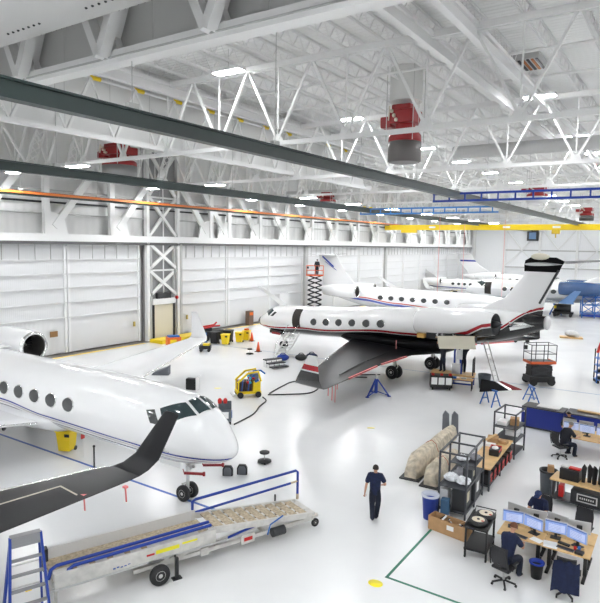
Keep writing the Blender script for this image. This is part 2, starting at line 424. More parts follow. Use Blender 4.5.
# ---- deep longitudinal beams (run away from the viewer)
for x, lab in ((-8.7, 'white longitudinal roof beam in the upper right, left one of the close pair'), (-7.0, 'white longitudinal roof beam in the upper right, right one of the close pair'), (-22.6, 'white longitudinal roof beam beside the grey drop panel')):
    m = MB(); m.box2((x-.14, 10.4, 15.9), (x+.14, 122.5, 16.05)); m.box2((x-.03, 10.4, 16.05), (x+.03, 122.5, 16.4)); m.box2((x-.14, 10.4, 16.35), (x+.14, 122.5, 16.5))
    tag(m.build('roof_beam', WHITE), lab, 'beam')
cp = thing('sprinkler_main', 'white pipe with yellow straps hanging in front of the grey drop panel', 'pipe', (-23.4, 0, 15.95))
m = MB(); m.tube([(0, 10.6, 0), (0, 121, 0)], .08, 8); m.build('pipe', WHITE, cp)
for k in range(10):
    m = MB(); m.cyl((0, 17.5+k*2.6, 0), (0, 18.1+k*2.6, 0), .1, 10); m.build('strap', YEL, cp)
for k in range(28):
    m = MB(); m.tube([(0, 11+k*3.9, 0), (0, 11+k*3.9, .55)], .015, 5); m.build('hanger_rod', GREYP, cp)
# struts in front of the drop panel
pt = thing('panel_truss', 'white slender zigzag truss running along the grey drop panel', 'truss', (-23.3, 0, 0))
m = MB(); m.box2((-.1, 10.4, 13.2), (.1, 45.6, 13.4)); m.build('bottom_chord', WHITE, pt)
for k in range(13):
    y = 11+k*2.6
    m = MB(); m.bar((0, y, 13.3), (0, y+1.3, 15.9), .12); m.build('diagonal', WHITE, pt)
    m = MB(); m.bar((0, y+1.3, 15.9), (0, y+2.6, 13.3), .08); m.build('diagonal', WHITE, pt)
# laced struts in the low bay over the doors
lt = thing('laced_girder', 'white girder of laced double struts in the low bay above the doors', 'truss', (-33.2, 0, 0))
for z in (12.55, 15.6):
    m = MB(); m.box2((-.2, -10, z-.12), (.2, 121, z+.12)); m.build('chord', WHITE, lt)
ls = MB()
for dy in (0, .55): ls.bar((0, dy, 0), (0, dy+1.0, 3.0), .13)
for k in range(6): ls.bar((0, k*.166, k*.5), (0, .55+(k+1)*.166, (k+1)*.5), .05); ls.bar((0, .55+k*.166, k*.5), (0, (k+1)*.166, (k+1)*.5), .05)
ls = ls.mesh('laced_strut', [WHITE])
for k in range(44):
    o = bpy.data.objects.new('laced_strut', ls); COL.objects.link(o); o.parent = lt; o.location = (0, 2+k*2.6, 12.6)
for k in range(40):
    if k % 3 == 0:
        m = MB(); m.bar((0, 3+k*2.6, 15.5), (0, 5+k*2.6, 12.6), .12); m.build('counter_strut', WHITE, lt)

# ---- ducts
def duct(name, p, q, r, mt, lab, holes=False):
    m = MB(); m.tube([p, q], r, 28); d = (Vector(q)-Vector(p)); L = d.length; d.normalize()
    for k in range(1, int(L/2.4)):
        c = Vector(p)+d*(k*2.4); m.tube([c-d*.04, c+d*.04], r+.02, 28)
    o = tag(m.build(name, mt), lab, 'duct')
    return o
DUCTM = mat('pale_duct_sheet', (.54, .54, .53), .5)
d0 = thing('air_duct', 'fat pale round duct with rows of holes in the top left corner', 'duct', (0, 7.9, 14.07))
m = MB(); m.tube([(XL, 0, 0), (XR, 0, 0)], .95, 36); m.build('shell', DUCTM, d0)
m = MB()
for row, a in enumerate((-20, -48, -100)):
    for k in range(150):
        if (k // 7) % 2 == 0: 
            x = -30+k*.2; c = (x, .952*math.cos(rad(a)), .952*math.sin(rad(a))); m.ball(c, (.035, .03, .03), n=6, m=4)
m.build('nozzle_rows', DARK, d0)['kind'] = 'stuff'
duct('air_duct', (-14, 39.8, 14.9), (XR, 39.8, 14.9), .42, DUCTM, 'pale round duct crossing the upper right behind the second truss')
duct('air_duct', (-37, 52, 13.6), (-29, 52, 13.6), .5, DUCTM, 'short pale round duct in the low bay near the middle')
duct('air_duct', (-12.3, 27.7, 15.6), (-12.3, 27.7, ZC-.02), .8, mat('light_grey_duct', (.66, .66, .64), .55), 'pale vertical duct rising from the near red and grey fan unit')

# ---- red and grey hanging air units
RUNIT = mat('deep_red_housing', (.30, .012, .014), .4)
def air_unit(loc, lab, s=1.0, grey=(.15, .14, .135), rz=0):
    t = thing('air_unit', lab, 'air unit', loc, rz, 'hanging red air units')
    m = MB(); m.lathe([(.72*s, 0), (.82*s, .05*s), (.82*s, .98*s), (.78*s, 1.0*s)], n=28); m.build('grille_drum', mat('grey_grille_%d' % int(grey[0]*100), grey, .45, .4), t)
    m = MB(); m.lathe([(.82*s, 1.0*s), (.8*s, 1.32*s), (.7*s, 1.45*s)], n=28); m.build('collar', RUNIT, t)
    m = MB(); m.box((0, 0, 2.2*s), (1.3*s, 1.2*s, .66*s)); m.box((-.9*s, 0, 2.0*s), (.6*s, .8*s, .55*s)); m.box((-.05*s, -.1*s, 2.65*s), (1.0*s, .8*s, .3*s)); m.lathe([(.5*s, 1.4*s), (.5*s, 1.9*s)], n=20); m.build('burner_box', RUNIT, t, bevel=.06)
    m = MB()
    for k in range(3): m.ball((-.45*s+.12*k*s, -.66*s, 2.45*s-.22*k*s), .1*s, n=8, m=6)
    m.tube([(-.55*s, -.68*s, 2.7*s), (-.6*s, -.68*s, 2.0*s)], .035*s); m.build('valve_train', mat('pale_brass', (.66, .6, .5), .4, .5), t)
    for a in ((.7, .7), (-.7, .7), (.7, -.7), (-.7, -.7)): m = MB(); m.tube([(a[0]*s, a[1]*s, 1.0*s), (a[0]*s, a[1]*s, ZC-loc[2])], .02, 5); m.build('hanger_rod', GREYP, t)
    return t
air_unit((-12.3, 27.7, 12.65), 'large red air unit with round grey grille hanging behind the near truss')
u = air_unit((-30.3, 24.8, 12.45), 'red air unit hanging on the left above the braced tower', 1.0, (.3, .3, .3)); u.scale = (1.3, 1.3, .75)
u = air_unit((-31, 51.4, 12.3), 'small red air unit hanging in the middle above the dark green rail', 1.0, (.4, .4, .4)); u.scale = (1, 1, .52)
u = air_unit((-10.9, 51.4, 12.2), 'red topped air unit with white drum hanging behind the blue crane bridge', 1.0, (.72, .72, .72)); u.scale = (1, 1, .52)
u = air_unit((-10.9, 79, 11.9), 'small dark red air unit with dark drum near the right edge', 1.0, (.12, .12, .12)); u.scale = (1, 1, .62)

# ---- luminaires
LIT = mat('lit_diffuser', (.97, .985, 1), .5, emit=60)
def make_light():
    t = thing('ceiling_light', 'x', 'ceiling light')
    m = MB(); m.box((0, 0, .07), (1.56, .56, .14)); m.build('housing', WHITE2, t, bevel=.02)
    m = MB(); m.box((0, 0, -.012), (1.46, .46, .024)); m.build('diffuser', LIT, t)
    m = MB()
    m.tube([(0, 0, .14), (0, 0, 1.0)], .012, 5)
    m.build('hanger_stem', GREYP, t)
    return t
l0 = make_light(); first = True
LX = [-34.8, -28.7, -17.75, -6.9, 4.5, 10.5]; LY = [-12, -3.5, 4.5, 20.6, 31.9, 44.2, 52.5, 61.6, 72, 82, 92, 103, 114]
nm_x = ['added row nearest the doors', 'second row from the doors', 'middle row', 'row right of the middle', 'far right row', 'row by the right wall']
nm_y = ['unseen behind the viewer', 'unseen above the viewer', 'unseen before the drop panel'] + ['%s beyond the panel' % q for q in ('first', 'second', 'third', 'fourth', 'fifth', 'sixth', 'seventh', 'eighth', 'ninth')] + ['nearest the far wall']
for i, x in enumerate(LX):
    for j, y in enumerate(LY):
        if x == -6.9 and y == 20.6: continue
        z = 12.6 if i < 2 else 16.1  # row by the doors added to brighten the door leaves
        if y < 10: z = 15.2  # near-bay lamps out of view, most added as fill for the nearest jet
        lab = 'white rectangular ceiling light, %s, %s' % (nm_x[i], nm_y[j])
        if first: l = l0; first = False; l['label'] = lab
        else: l = copy_tree(l0); l['label'] = lab
        l.location = (x, y, z); l['group'] = 'rectangular ceiling lights'
m = MB(); m.box2((-7.65, 28.0, 16.9), (-6.2, 29.9, 17.2), 0)
for k in range(7): m.box2((-7.5+k*.19, 28.1, 16.86), (-7.4+k*.19, 29.8, 16.9), 1 if k % 2 else 2)
tag(m.build('roof_hatch', [GREYP, mat('rusty_orange_slat', (.42, .14, .03), .6), DARK]), 'rust-orange and dark slatted roof hatch between the joists', 'roof hatch')

# ---- monorail crane rails
def rail(x, y0, y1, lab, top=None, z=11.5, d=.36):
    t = thing('crane_rail', lab, 'crane rail', (x, 0, z), 0, 'lengthwise crane rails')
    m = MB(); m.box2((-.06, y0, -d/2), (.06, y1, d/2)); m.box2((-.15, y0, -d/2-.03), (.15, y1, -d/2+.02)); m.box2((-.13, y0, d/2-.02), (.13, y1, d/2+.03)); m.build('beam', GREEND, t)
    if top: m = MB(); m.box2((.08, y0, d/2-.16), (.18, y1, d/2-.0)); m.build('power_bar', top, t)
    for y in [q for k in TY for q in (k, k+5.9)]:
        if y0 < y < y1:
            m = MB(); m.box((0, y, d/2+.1), (.16, .3, .14)); m.tube([(0, y, d/2), (0, y, 12.9-z if y in TY else 16.5-z)], .014, 5); m.build('hanger', GREYP, t)
    return t
rail(-11.6, -12, 121, 'dark green steel crane rail crossing the whole ceiling, the topmost in the photo')
rail(-23.5, -12, 108, 'dark green steel crane rail, the middle one of the three on the left')
rail(-36.3, -12, 88, 'thin crane rail with orange power bar running nearest the doors', mat('orange_power_bar', (.62, .17, .03), .5), d=.26)
rail(.5, -12, 121, 'dark green steel crane rail on the right beyond the frame')

# ---- yellow bridge and blue lattice bridges
yb = thing('bridge_crane', 'long yellow bridge crane beam crossing in front of the far wall', 'crane', (0, 78, 11.1))
m = MB(); m.box2((-37.2, -.25, -.36), (1.2, .25, .36)); m.build('bridge_beam', YEL, yb, bevel=.03)
for x in (-36.3, -23.5, -11.6, .5):
    m = MB(); m.box((x, 0, .2), (.5, 1.5, .3)); m.build('end_carriage', YEL, yb, bevel=.03)
m = MB(); m.box((-33.5, 0, -.5), (2.2, .7, .5)); m.build('control_box', YEL, yb, bevel=.04)
h = MB(); h.box((-14.1, 0, -.55), (.9, .6, .55)); h.tube([(-14.1, 0, -.8), (-14.1, 0, -1.3)], .08); hh = h.build('hoist', mat('ochre_paint', (.62, .42, .02), .5), yb, bevel=.03)
m = MB()
for x in (-30, -20, -14): m.box((x, -.26, .02), (.9, .02, .25))
m.build('load_plate', CYANW, yb)
def lattice(x0, x1, y, lab, BLUE=BLUE):
    t = thing('lattice_crane', lab, 'crane', (0, y, 11.2), 0, 'blue lattice crane bridges')
    for z in (0, .42):
        m = MB(); m.box2((x0, -.09, z-.06), (x1, .09, z+.06)); m.build('chord', BLUE, t)
    m = MB(); x = x0+.05
    while x < x1: m.box2((x-.04, -.05, 0), (x+.04, .05, .42)); x += .95
    m.build('rungs', BLUE, t)
    for x in (x0+.7, x1-.7): m = MB(); m.box((x, 0, .55), (.4, 1.0, .16)); m.build('trolley', YEL, t)
    return t
lattice(-13.2, .9, 34.2, 'royal blue ladder-like crane bridge hanging below the near end of the topmost rail')
lattice(-24.4, -12.5, 46, 'lighter blue ladder-like crane bridge farther back, hanging between the two dark green rails', mat('azure_paint', (.05, .22, .56), .4))
# thin faded red hoist cords

# ------------------------------------------------------------------ aircraft
class Fus:
    """stations (s aft of nose datum, zc, up, down, halfwidth); local x = -s"""
    def __init__(f, st): f.st = st
    def at(f, s):
        st = f.st
        if s <= st[0][0]: return st[0][1:]
        if s >= st[-1][0]: return st[-1][1:]
        i = next(k for k in range(len(st)-1) if st[k+1][0] >= s)
        a, b = st[i], st[i+1]; h = b[0]-a[0]; t = (s-a[0])/h; out = []
        def slope(k, c):
            if k == 0: return (st[1][c]-st[0][c])/(st[1][0]-st[0][0])*1.6
            if k == len(st)-1: return (st[k][c]-st[k-1][c])/(st[k][0]-st[k-1][0])
            d0 = (st[k][c]-st[k-1][c])/(st[k][0]-st[k-1][0]); d1 = (st[k+1][c]-st[k][c])/(st[k+1][0]-st[k][0])
            return 0 if d0*d1 <= 0 else 2*d0*d1/(d0+d1)
        for c in range(1, 5):
            m0, m1 = slope(i, c)*h, slope(i+1, c)*h
            out.append((2*t**3-3*t*t+1)*a[c]+(t**3-2*t*t+t)*m0+(-2*t**3+3*t*t)*b[c]+(t**3-t*t)*m1)
        return out
    def pt(f, s, phi, off=0.0):
        zc, up, dn, hw = f.at(s); c, sn = math.cos(phi), math.sin(phi)
        v = up if c > 0 else dn
        p = Vector((-s, hw*sn, zc+v*c))
        if off: p += Vector((0, sn*v, c*hw)).normalized()*off
        return p
    def phi_z(f, s, z):
        zc, up, dn, hw = f.at(s); v = up if z > zc else dn
        return math.acos(max(-1, min(1, (z-zc)/v)))
    def mb(f, n=40, step=.22):
        s0, s1 = f.st[0][0], f.st[-1][0]; ss = [s0 + (1.2)*(k/9)**1.6 for k in range(9)]
        k = max(8, int((s1-s0-1.2)/step)); ss += [s0+1.2+(s1-s0-1.2)*i/k for i in range(k+1)]
        m = MB(); m.loft([[f.pt(s, -2*PI*j/n) for j in range(n)] for s in ss]); return m
def grid_patch(F, cs, off=.012, n=7, mi=0, m=None):
    """bilinear patch with corners (s, phi) laid on the fuselage skin"""
    m = m or MB(); vs = []
    for i in range(n):
        for j in range(n):
            u, v = i/(n-1), j/(n-1)
            s = (cs[0][0]*(1-u)+cs[1][0]*u)*(1-v)+(cs[3][0]*(1-u)+cs[2][0]*u)*v
            p = (cs[0][1]*(1-u)+cs[1][1]*u)*(1-v)+(cs[3][1]*(1-u)+cs[2][1]*u)*v
            vs.append(F.pt(s, p, off))
    m.add(vs, [(i*n+j, i*n+j+1, (i+1)*n+j+1, (i+1)*n+j) for i in range(n-1) for j in range(n-1)], mi, True)
    return m
def oval_patch(F, s, z, rs, rz, side, mi=0):
    m = MB(); zc, up, dn, hw = F.at(s); ph = F.phi_z(s, z); rr = rz/((up+hw)/2); n = 20
    def ring(k, off): return [F.pt(s+rs*k*math.cos(2*PI*j/n), side*(ph+rr*k*math.sin(2*PI*j/n)), off) for j in range(n)]
    a, b, c = ring(1.14, .004), ring(1.0, .02), ring(.45, .012); ctr = F.pt(s, side*ph, .012)
    m.add(a+b, [(j, (j+1) % n, n+(j+1) % n, n+j) for j in range(n)], 1, True)
    m.add(b+c, [(j, (j+1) % n, n+(j+1) % n, n+j) for j in range(n)], 0, True)
    m.add(c+[ctr], [(j, (j+1) % n, n) for j in range(n)], 0, True); return m
def foil(stn, m=None, mi=0, n=10, caps=(True, True)):
    """stn: list of (leading edge point, chord, thickness, normal) in local axes, chord runs to -x"""
    m = m or MB(); rings = []
    for le, ch, th, nr in stn:
        le, nr = Vector(le), Vector(nr).normalized(); up = []; lo = []
        for i in range(n+1):
            x = .5*(1-math.cos(PI*i/n)); t = th*2.6*(.2969*math.sqrt(x)-.126*x-.3516*x*x+.2843*x**3-.1015*x**4)
            c = le+Vector((-ch*x, 0, 0)); up.append(c+nr*t*1.05); lo.append(c-nr*t*.8)
        rings.append(up+lo[-2:0:-1])
    m.loft(rings, mi, True, caps); return m
def mir(stn): return [((a[0], -a[1], a[2]), c, t, (n[0], -n[1], n[2])) for a, c, t, n in stn]
TYRE = mat('aircraft_tyre', (.016, .016, .017), .7); HUB = mat('wheel_hub', (.62, .62, .6), .35, .5)
GEARM = mat('gear_leg_paint', (.70, .70, .68), .4, .2)
def wheel(name, parent, c, r, w, n=24):
    m = MB(); h = w/2
    m.lathe([(r*.5, -h*.8), (r*.82, -h), (r*.95, -h*.8), (r, -h*.3), (r, h*.3), (r*.95, h*.8), (r*.82, h), (r*.5, h*.8)], c, 'Y', n, 0)
    for s in (-1, 1): m.lathe([(r*.52, s*h*.6), (r*.48, s*h*.84), (r*.30, s*h*.55), (r*.16, s*h*.92), (.001, s*h*.95)], c, 'Y', n, 1)
    return m.build(name, [TYRE, HUB], parent)
def nose_gear(root, x, ztop, r=.27, dy=.19, covers=True):
    m = MB(); m.tube([(x, 0, r), (x+.06, 0, ztop)], [.055, .085]); m.tube([(x, -dy*1.2, r), (x, dy*1.2, r)], .05)
    m.bar((x+.04, 0, r+.35), (x-.25, 0, r+.2), .05); m.bar((x-.22, 0, r+.22), (x-.04, 0, r+.02), .05); m.bar((x, 0, ztop-.3), (x-.75, 0, ztop), .06)
    m.box((x+.12, 0, ztop-.35), (.14, .26, .12)); m.ball((x+.2, -.09, ztop-.35), .06, n=8, m=6); m.ball((x+.2, .09, ztop-.35), .06, n=8, m=6)
    g = m.build('nose_gear', GEARM, root)
    for s in (-1, 1): wheel('wheel', g, (x, s*dy, r), r, .18)
    for s in (-1, 1):
        d = MB(); d.box((x-.45, s*.33, ztop-.12), (.95, .025, .42)); d.build('gear_door', WHITE2, root)
    return g
def main_gear(root, x, y, ztop, r=.44, dy=.24):
    s = 1 if y > 0 else -1
    m = MB(); m.tube([(x, y, r), (x, y, r+.5)], .07); m.tube([(x, y, r+.4), (x+.1, y-s*.05, ztop)], .11); m.tube([(x, y-dy*1.2, r), (x, y+dy*1.2, r)], .07)
    m.bar((x, y, r+.55), (x+.05, y-s*1.0, ztop+.05), .07); m.bar((x-.1, y, r+.1), (x-.28, y, r+.4), .05); m.bar((x-.28, y, r+.4), (x-.08, y, r+.75), .05)
    g = m.build('main_gear', GEARM, root)
    for q in (-1, 1): wheel('wheel', g, (x, y+q*dy, r), r, .26)
    return g
def engine(root, s, y, z, rad_, L, body, name='engine_nacelle', tilt=0.0, fus_y=1.0, lip=None, dark_tail=True, band=None):
    """inlet front at s, axis along x"""
    m = MB(); r = rad_; c = (-s, y, z)
    R = Matrix.Rotation(tilt, 3, 'Y')
    out = [(.73*r, -.03*L), (.77*r, -.004*L), (.85*r, .0*L), (.94*r, -.025*L), (1.0*r, -.12*L), (1.02*r, -.3*L), (1.0*r, -.5*L), (.93*r, -.72*L), (.80*r, -.9*L), (.70*r, -1.0*L)]
    m.lathe(out, c, 'X', 36, 0, R, mis=[1, 1, 1, 0, 0, 0, 0, 0, 0, 0])
    m.f = m.f[:-2]; m.m = m.m[:-2]; m.smooth = m.smooth[:-2]
    if band: m.band = band
    o = m.build(name, [body, lip or CHROME], root)
    d = MB(); d.lathe([(.73*r, -.03*L), (.70*r, -.12*L), (.70*r, -.24*L), (.70*r, -.25*L), (.0001, -.25*L)], c, 'X', 32, 0, R, caps=False); d.build('inlet_duct', mat('dark_inlet_metal', (.16, .155, .145), .35, .6), o)  # duct lining in one even dark metal
    fan = MB()
    for k in range(22):
        a = 2*PI*k/22; ca, sa = math.cos(a), math.sin(a); t = .12
        v = [Vector((-.22*L, q*math.cos(a+e), q*math.sin(a+e)))+Vector((w, 0, 0)) for q, e, w in ((.2*r, -.09, 0), (.69*r, -.07, .0), (.69*r, .09, -.12), (.2*r, .12, -.12))]
        fan.add([R @ p + Vector(c) for p in v], [(0, 1, 2, 3)], 0)
    fan.lathe([(.001, -.14*L), (.08*r, -.17*L), (.2*r, -.23*L)], c, 'X', 16, 1, R)
    fan.build('fan', [DARK, STEEL], o)
    e = MB(); e.lathe([(.70*r, -.995*L), (.62*r, -1.0*L), (.56*r, -.93*L), (.0001, -.9*L)], c, 'X', 28, 0, R, caps=False); e.lathe([(.3*r, -.92*L), (.2*r, -1.02*L), (.001, -1.08*L)], c, 'X', 16, 0, R)
    e.build('exhaust', DARK, o)
    p = MB(); yi = fus_y if y > 0 else -fus_y; yo = y - .55*r*(1 if y > 0 else -1)
    foil([((-s-.16*L, yi, z+.02), .66*L, .2, (0,0,1)), ((-s-.16*L, yo, z), .62*L, .2, (0,0,1))], p); p.build('pylon', body if not band else WHITE2, root)
    return o
def windshield(F, root, s0, z0, s1, z1, spread=1.0, frame=True):
    """four dark panes wrapped round the flight deck; (s0,z0) lower centre, (s1,z1) upper centre"""
    for sd in (-1, 1):
        a = grid_patch(F, [(s0+.02, sd*.05), (s1, sd*.04), (s1+.06, sd*.34), (s0+.14, sd*.50)], .016)
        a.build('windshield', GLASSW, root)
        b = grid_patch(F, [(s0+.17, sd*.58), (s1+.09, sd*.42), (s1+.80, sd*.84), (s0+1.0, sd*1.24)], .016)
        b.build('windshield', GLASSW, root)
        c = grid_patch(F, [(s0+1.22, sd*1.24), (s1+.98, sd*.90), (s1+1.30, sd*.98), (s0+1.62, sd*1.26)], .016)
        c.build('side_window', GLASSD, root)
def band_of(F, pts, side=None):
    def fn(v):
        s = -v.x
        if s <= pts[0][0]: z = pts[0][1]
        elif s >= pts[-1][0]: z = pts[-1][1]
        else:
            k = next(i for i in range(len(pts)-1) if pts[i+1][0] >= s); a, b = pts[k], pts[k+1]; t = (s-a[0])/(b[0]-a[0]); t = t*t*(3-2*t); z = a[1]+(b[1]-a[1])*t
        return v.z - z
    return fn
CABIN = [GLASSD, CHROME]
WBODY = mat('white_aircraft_paint', (.86, .865, .87), .16, coat=.6)
GBODY = mat('pale_grey_aircraft_paint', (.62, .64, .66), .2, coat=.5)
BLKW = mat('gloss_black_wing', (.008, .008, .009), .30)
BLKW.node_tree.nodes['Principled BSDF'].inputs['Specular IOR Level'].default_value = .05
LEADE = mat('bare_leading_edge', (.75, .75, .76), .22, .9)

# ======== 1. nearest white jet with blue lines (nose towards the viewer's right)
FA = Fus([(0, 2.05, .02, .02, .02), (.12, 2.05, .26, .2, .26), (.35, 2.06, .50, .36, .50), (.62, 2.08, .74, .47, .68), (.95, 2.12, 1.10-.02, .58, .84), (1.3, 2.18, 1.22, .72, .96), (1.65, 2.25, 1.29, .86, 1.05), (2.2, 2.35, 1.27, 1.02, 1.13), (3, 2.43, 1.24, 1.14, 1.18), (4.5, 2.49, 1.24, 1.22, 1.2), (7, 2.52, 1.25, 1.25, 1.2), (16, 2.52, 1.25, 1.25, 1.2),
          (18.5, 2.62, 1.16, 1.1, 1.1), (21, 2.85, .92, .8, .85), (23, 3.05, .66, .55, .6), (24.6, 3.2, .3, .28, .28)])
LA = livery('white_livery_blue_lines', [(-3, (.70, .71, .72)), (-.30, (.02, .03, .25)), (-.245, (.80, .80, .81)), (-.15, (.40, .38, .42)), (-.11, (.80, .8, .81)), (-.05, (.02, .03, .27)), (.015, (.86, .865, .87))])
ja = thing('private_jet', 'nearest white private jet with thin blue cheat lines, nose pointing right', 'jet', (-11.3, 13.55, 0), 0)
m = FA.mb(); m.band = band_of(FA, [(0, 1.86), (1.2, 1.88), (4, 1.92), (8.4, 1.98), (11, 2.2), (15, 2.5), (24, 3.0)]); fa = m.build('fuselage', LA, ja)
windshield(FA, ja, .98, 3.2, 1.62, 3.5)
for k in range(7):
    for sd in (-1, 1):
        if sd == 1 and k == 99: continue
        oval_patch(FA, 6.76+1.03*k, 2.68, .30, .235, sd).build('cabin_window', CABIN, ja)
m = MB()
for s_, z_ in ((2.0, 2.05), (2.15, 2.25), (2.35, 1.9)): m.tube([FA.pt(s_, -FA.phi_z(s_, z_), .0), FA.pt(s_, -FA.phi_z(s_, z_), .1), FA.pt(s_-.25, -FA.phi_z(s_-.25, z_), .12)], .022, 6)
m.build('pitot_probes', CHROME, ja)
m = MB()
for a_, b_ in (((-1.46, -.77), (-.90, -.47)), ((-1.44, .06), (-.92, .45))): m.bar((*a_, 1.3), (*b_, 1.3), .07, .07); m.box((*b_, 1.3), (.06, .06, .13)); m.tube([(*a_, 1.3), (a_[0]-.05, a_[1], 1.42)], .015, 5)
m.build('probe_cover', DRED, ja)
WA = [((-8.7, 1.0, 1.62), 6.6, .62, (0,0,1)), ((-9.35, 2.4, 1.68), 5.2, .5, (0,0,1)), ((-11.2, 6.6, 1.86), 3.5, .34, (0,0,1)), ((-14.35, 14.1, 2.2), 1.55, .14, (0,-.1,1)), ((-14.5, 14.36, 2.24), 1.5, .12, (0,-.35,1))]
WLA = [((-14.5, 14.36, 2.24), 1.5, .12, (0,-.35,1)), ((-14.62, 14.52, 2.36), 1.4, .1, (0,-.8,.5)), ((-14.95, 14.62, 2.8), 1.15, .09, (0,-1,.12)), ((-15.7, 14.75, 3.85), .55, .05, (0,-1,.1)), ((-15.8, 14.75, 3.9), .4, .02, (0,-1,.1))]
def wings(root, W, WL, wm, wlm, lab=True, edge=None, sides=(1, -1)):
    for sd in sides:
        q = W if sd == 1 else mir(W); p = WL if sd == 1 else mir(WL)
        w = foil(q).build('wing', wm, root)
        foil(p).build('winglet', wlm, root)
        if edge:
            m = MB()
            m.tube([Vector(a[0])+Vector((.012, 0, .0)) for a in q], [.05*(1-.5*i/len(q)) for i in range(len(q))], 8); m.build('leading_edge', edge, w)
wings(ja, WA, WLA, WBODY, WBODY, edge=LEADE)
m = MB(); m.loft([[Vector((-s, 1.25*k*math.sin(t), 1.75-.72*k2*math.cos(t) if math.cos(t) > 0 else 1.75-.2*math.cos(t))) for t in [2*PI*j/24 for j in range(24)]] for s, k, k2 in ((7.6, .4, .5), (8.4, .9, .85), (10, 1.08, 1.0), (14, 1.08, 1.0), (16.5, .9, .85), (18, .4, .5))]); m.build('belly_fairing', mat('pale_belly_paint', (.72, .73, .74), .2, coat=.5), ja)
m = MB(); m.tube([(-9.25, -2.1, 1.60), (-9.28, -2.12, 1.60), (-9.32, -2.12, 1.6)], [.02, .12, .02]); m.build('fuel_cap', DARK, ja)
engine(ja, 14.45, 2.4, 3.42, .76, 4.8, WBODY)
engine(ja, 14.45, -2.4, 3.42, .76, 4.8, WBODY)
foil([((-17, 0, 3.6), 6.2, .4, (0,1,0)), ((-19.2, 0, 5.0), 4.6, .34, (0,1,0)), ((-21.6, 0, 7.7), 3.2, .26, (0,1,0))]).build('tail_fin', WBODY, ja)
m = MB(); m.loft([[Vector((-s, r*math.cos(t), z+r*math.sin(t))) for t in [2*PI*j/12 for j in range(12)]] for s, r, z in ((16.2, .02, 4.2), (16.4, .2, 4.2), (18, .22, 4.25), (19.5, .1, 4.3))]); m.build('ram_air_scoop', mat('brown_scoop_cover', (.16, .05, .03), .5), ja)
for sd in (1, -1):
    q = [((-22.2, 0, 7.6), 2.8, .24, (0,0,1)), ((-24.0, 4.6, 7.7), 1.3, .1, (0,0,1))]
    foil(q if sd == 1 else mir(q)).build('tailplane', WBODY, ja)
nose_gear(ja, -2.08, 1.5)
for y in (2.1, -2.1): main_gear(ja, -14.2, y, 1.6)

# ======== 2. black-bellied jet, nose to the left, sitting nose-low
OB = (-15.0, 36.3)
FB = Fus([(-15.9, 1.95, .02, .02, .02), (-15.75, 1.95, .2, .2, .2), (-15.4, 1.98, .42, .42, .42), (-14.8, 2.06, .66, .64, .66), (-14.2, 2.14, .95, .8, .85), (-13.5, 2.24, 1.12, .95, 1.0), (-12.5, 2.34, 1.16, 1.06, 1.1), (-11, 2.46, 1.15, 1.12, 1.14), (-8.6, 2.62, 1.15, 1.15, 1.15), (-1.2, 3.22, 1.15, 1.16, 1.15), (3, 3.56, 1.14, 1.12, 1.12), (5.5, 3.82, 1.03, .95, .95), (7.2, 4.05, .78, .68, .68), (8.3, 4.25, .52, .42, .45), (8.8, 4.36, .36, .30, .32)])
LB = livery('white_livery_black_belly', [(-3, (.006, .006, .007)), (-.16, (.80, .80, .80)), (-.10, (.34, .012, .02)), (.04, (.86, .86, .86))])
jb = thing('private_jet', 'white private jet with black belly and dark red stripe, airstair open', 'jet', (OB[0], OB[1], 0), rad(168))
BB = band_of(FB, [(-16, 1.62), (-14, 1.72), (-8.6, 2.12), (-1.2, 2.78), (1.5, 2.88), (3.5, 3.0), (6, 3.75), (8.2, 5.1), (9.5, 5.6)])
m = FB.mb(); m.band = BB; m.build('fuselage', LB, jb)
windshield(FB, jb, -14.55, 2.6, -13.9, 3.1)
for k in range(6):
    for sd in (-1, 1):
        s = -8.23+1.262*k; oval_patch(FB, s, 2.69+.56*k/5, .31, .25, sd).build('cabin_window', CABIN, jb)
m = grid_patch(FB, [(-10.55, 1.98), (-10.65, .62), (-9.75, .62), (-9.7, 1.98)], .015, 9); m.build('door_opening', mat('dark_cabin_interior', (.03, .025, .022), .8), jb)
# airstair
st = MB(); P0, P1 = Vector((10.2, 1.25, 1.62)), Vector((9.0, 3.9, .12))
d = (P1-P0); sx = Vector((d.y, -d.x, 0)).normalized()*.42
for q in (-1, 1): st.bar(P0+sx*q, P1+sx*q, .06, .16)
for k in range(8):
    c = P0+d*((k+.6)/8.2); st.bar(c-sx, c+sx, .24, .04)
ast = st.build('airstair', mat('pale_stair_metal', (.66, .66, .64), .4, .4), jb)
for q in (-1, 1):
    hr = MB(); u = Vector((0, 0, .8)); hr.tube([P0+sx*q+Vector((0,0,.6)), P0+sx*q+u+d*.12, P1+sx*q+u-d*.1, P1+sx*q+Vector((0,0,.1))-d*.02], .022, 6); hr.build('handrail', CHROME, ast)
# wings: glossy black, drooping to the floor side
WB = [((4.6, .9, 1.75), 6.8, .6, (0,0,1)), ((4.0, 2.2, 1.7), 5.4, .48, (0,0,1)), ((2.2, 5.6, 1.62), 3.9, .34, (0,0,1)), ((-1.15, 11.8, 1.48), 2.0, .16, (0,0,1)), ((-1.3, 12.1, 1.5), 1.9, .14, (0,-.3,1))]
BLB = livery('black_wing_paint', [(-3, (.03, .03, .032)), (2.95, (.03, .03, .032))], .1, .8)
WLBm = livery('winglet_paint', [(-3, (.008, .008, .009)), (-.05, (.7, .7, .7)), (.02, (.38, .012, .02)), (.3, (.80, .80, .80))], .2)
WLB = [((-1.3, 12.1, 1.5), 1.9, .14, (0,-.3,1)), ((-1.38, 12.25, 1.58), 1.85, .12, (0,-.85,.5)), ((-1.65, 12.35, 1.95), 1.5, .1, (0,-1,.1)), ((-2.45, 12.45, 3.1), .62, .05, (0,-1,.1)), ((-2.55, 12.45, 3.15), .5, .02, (0,-1,.1))]
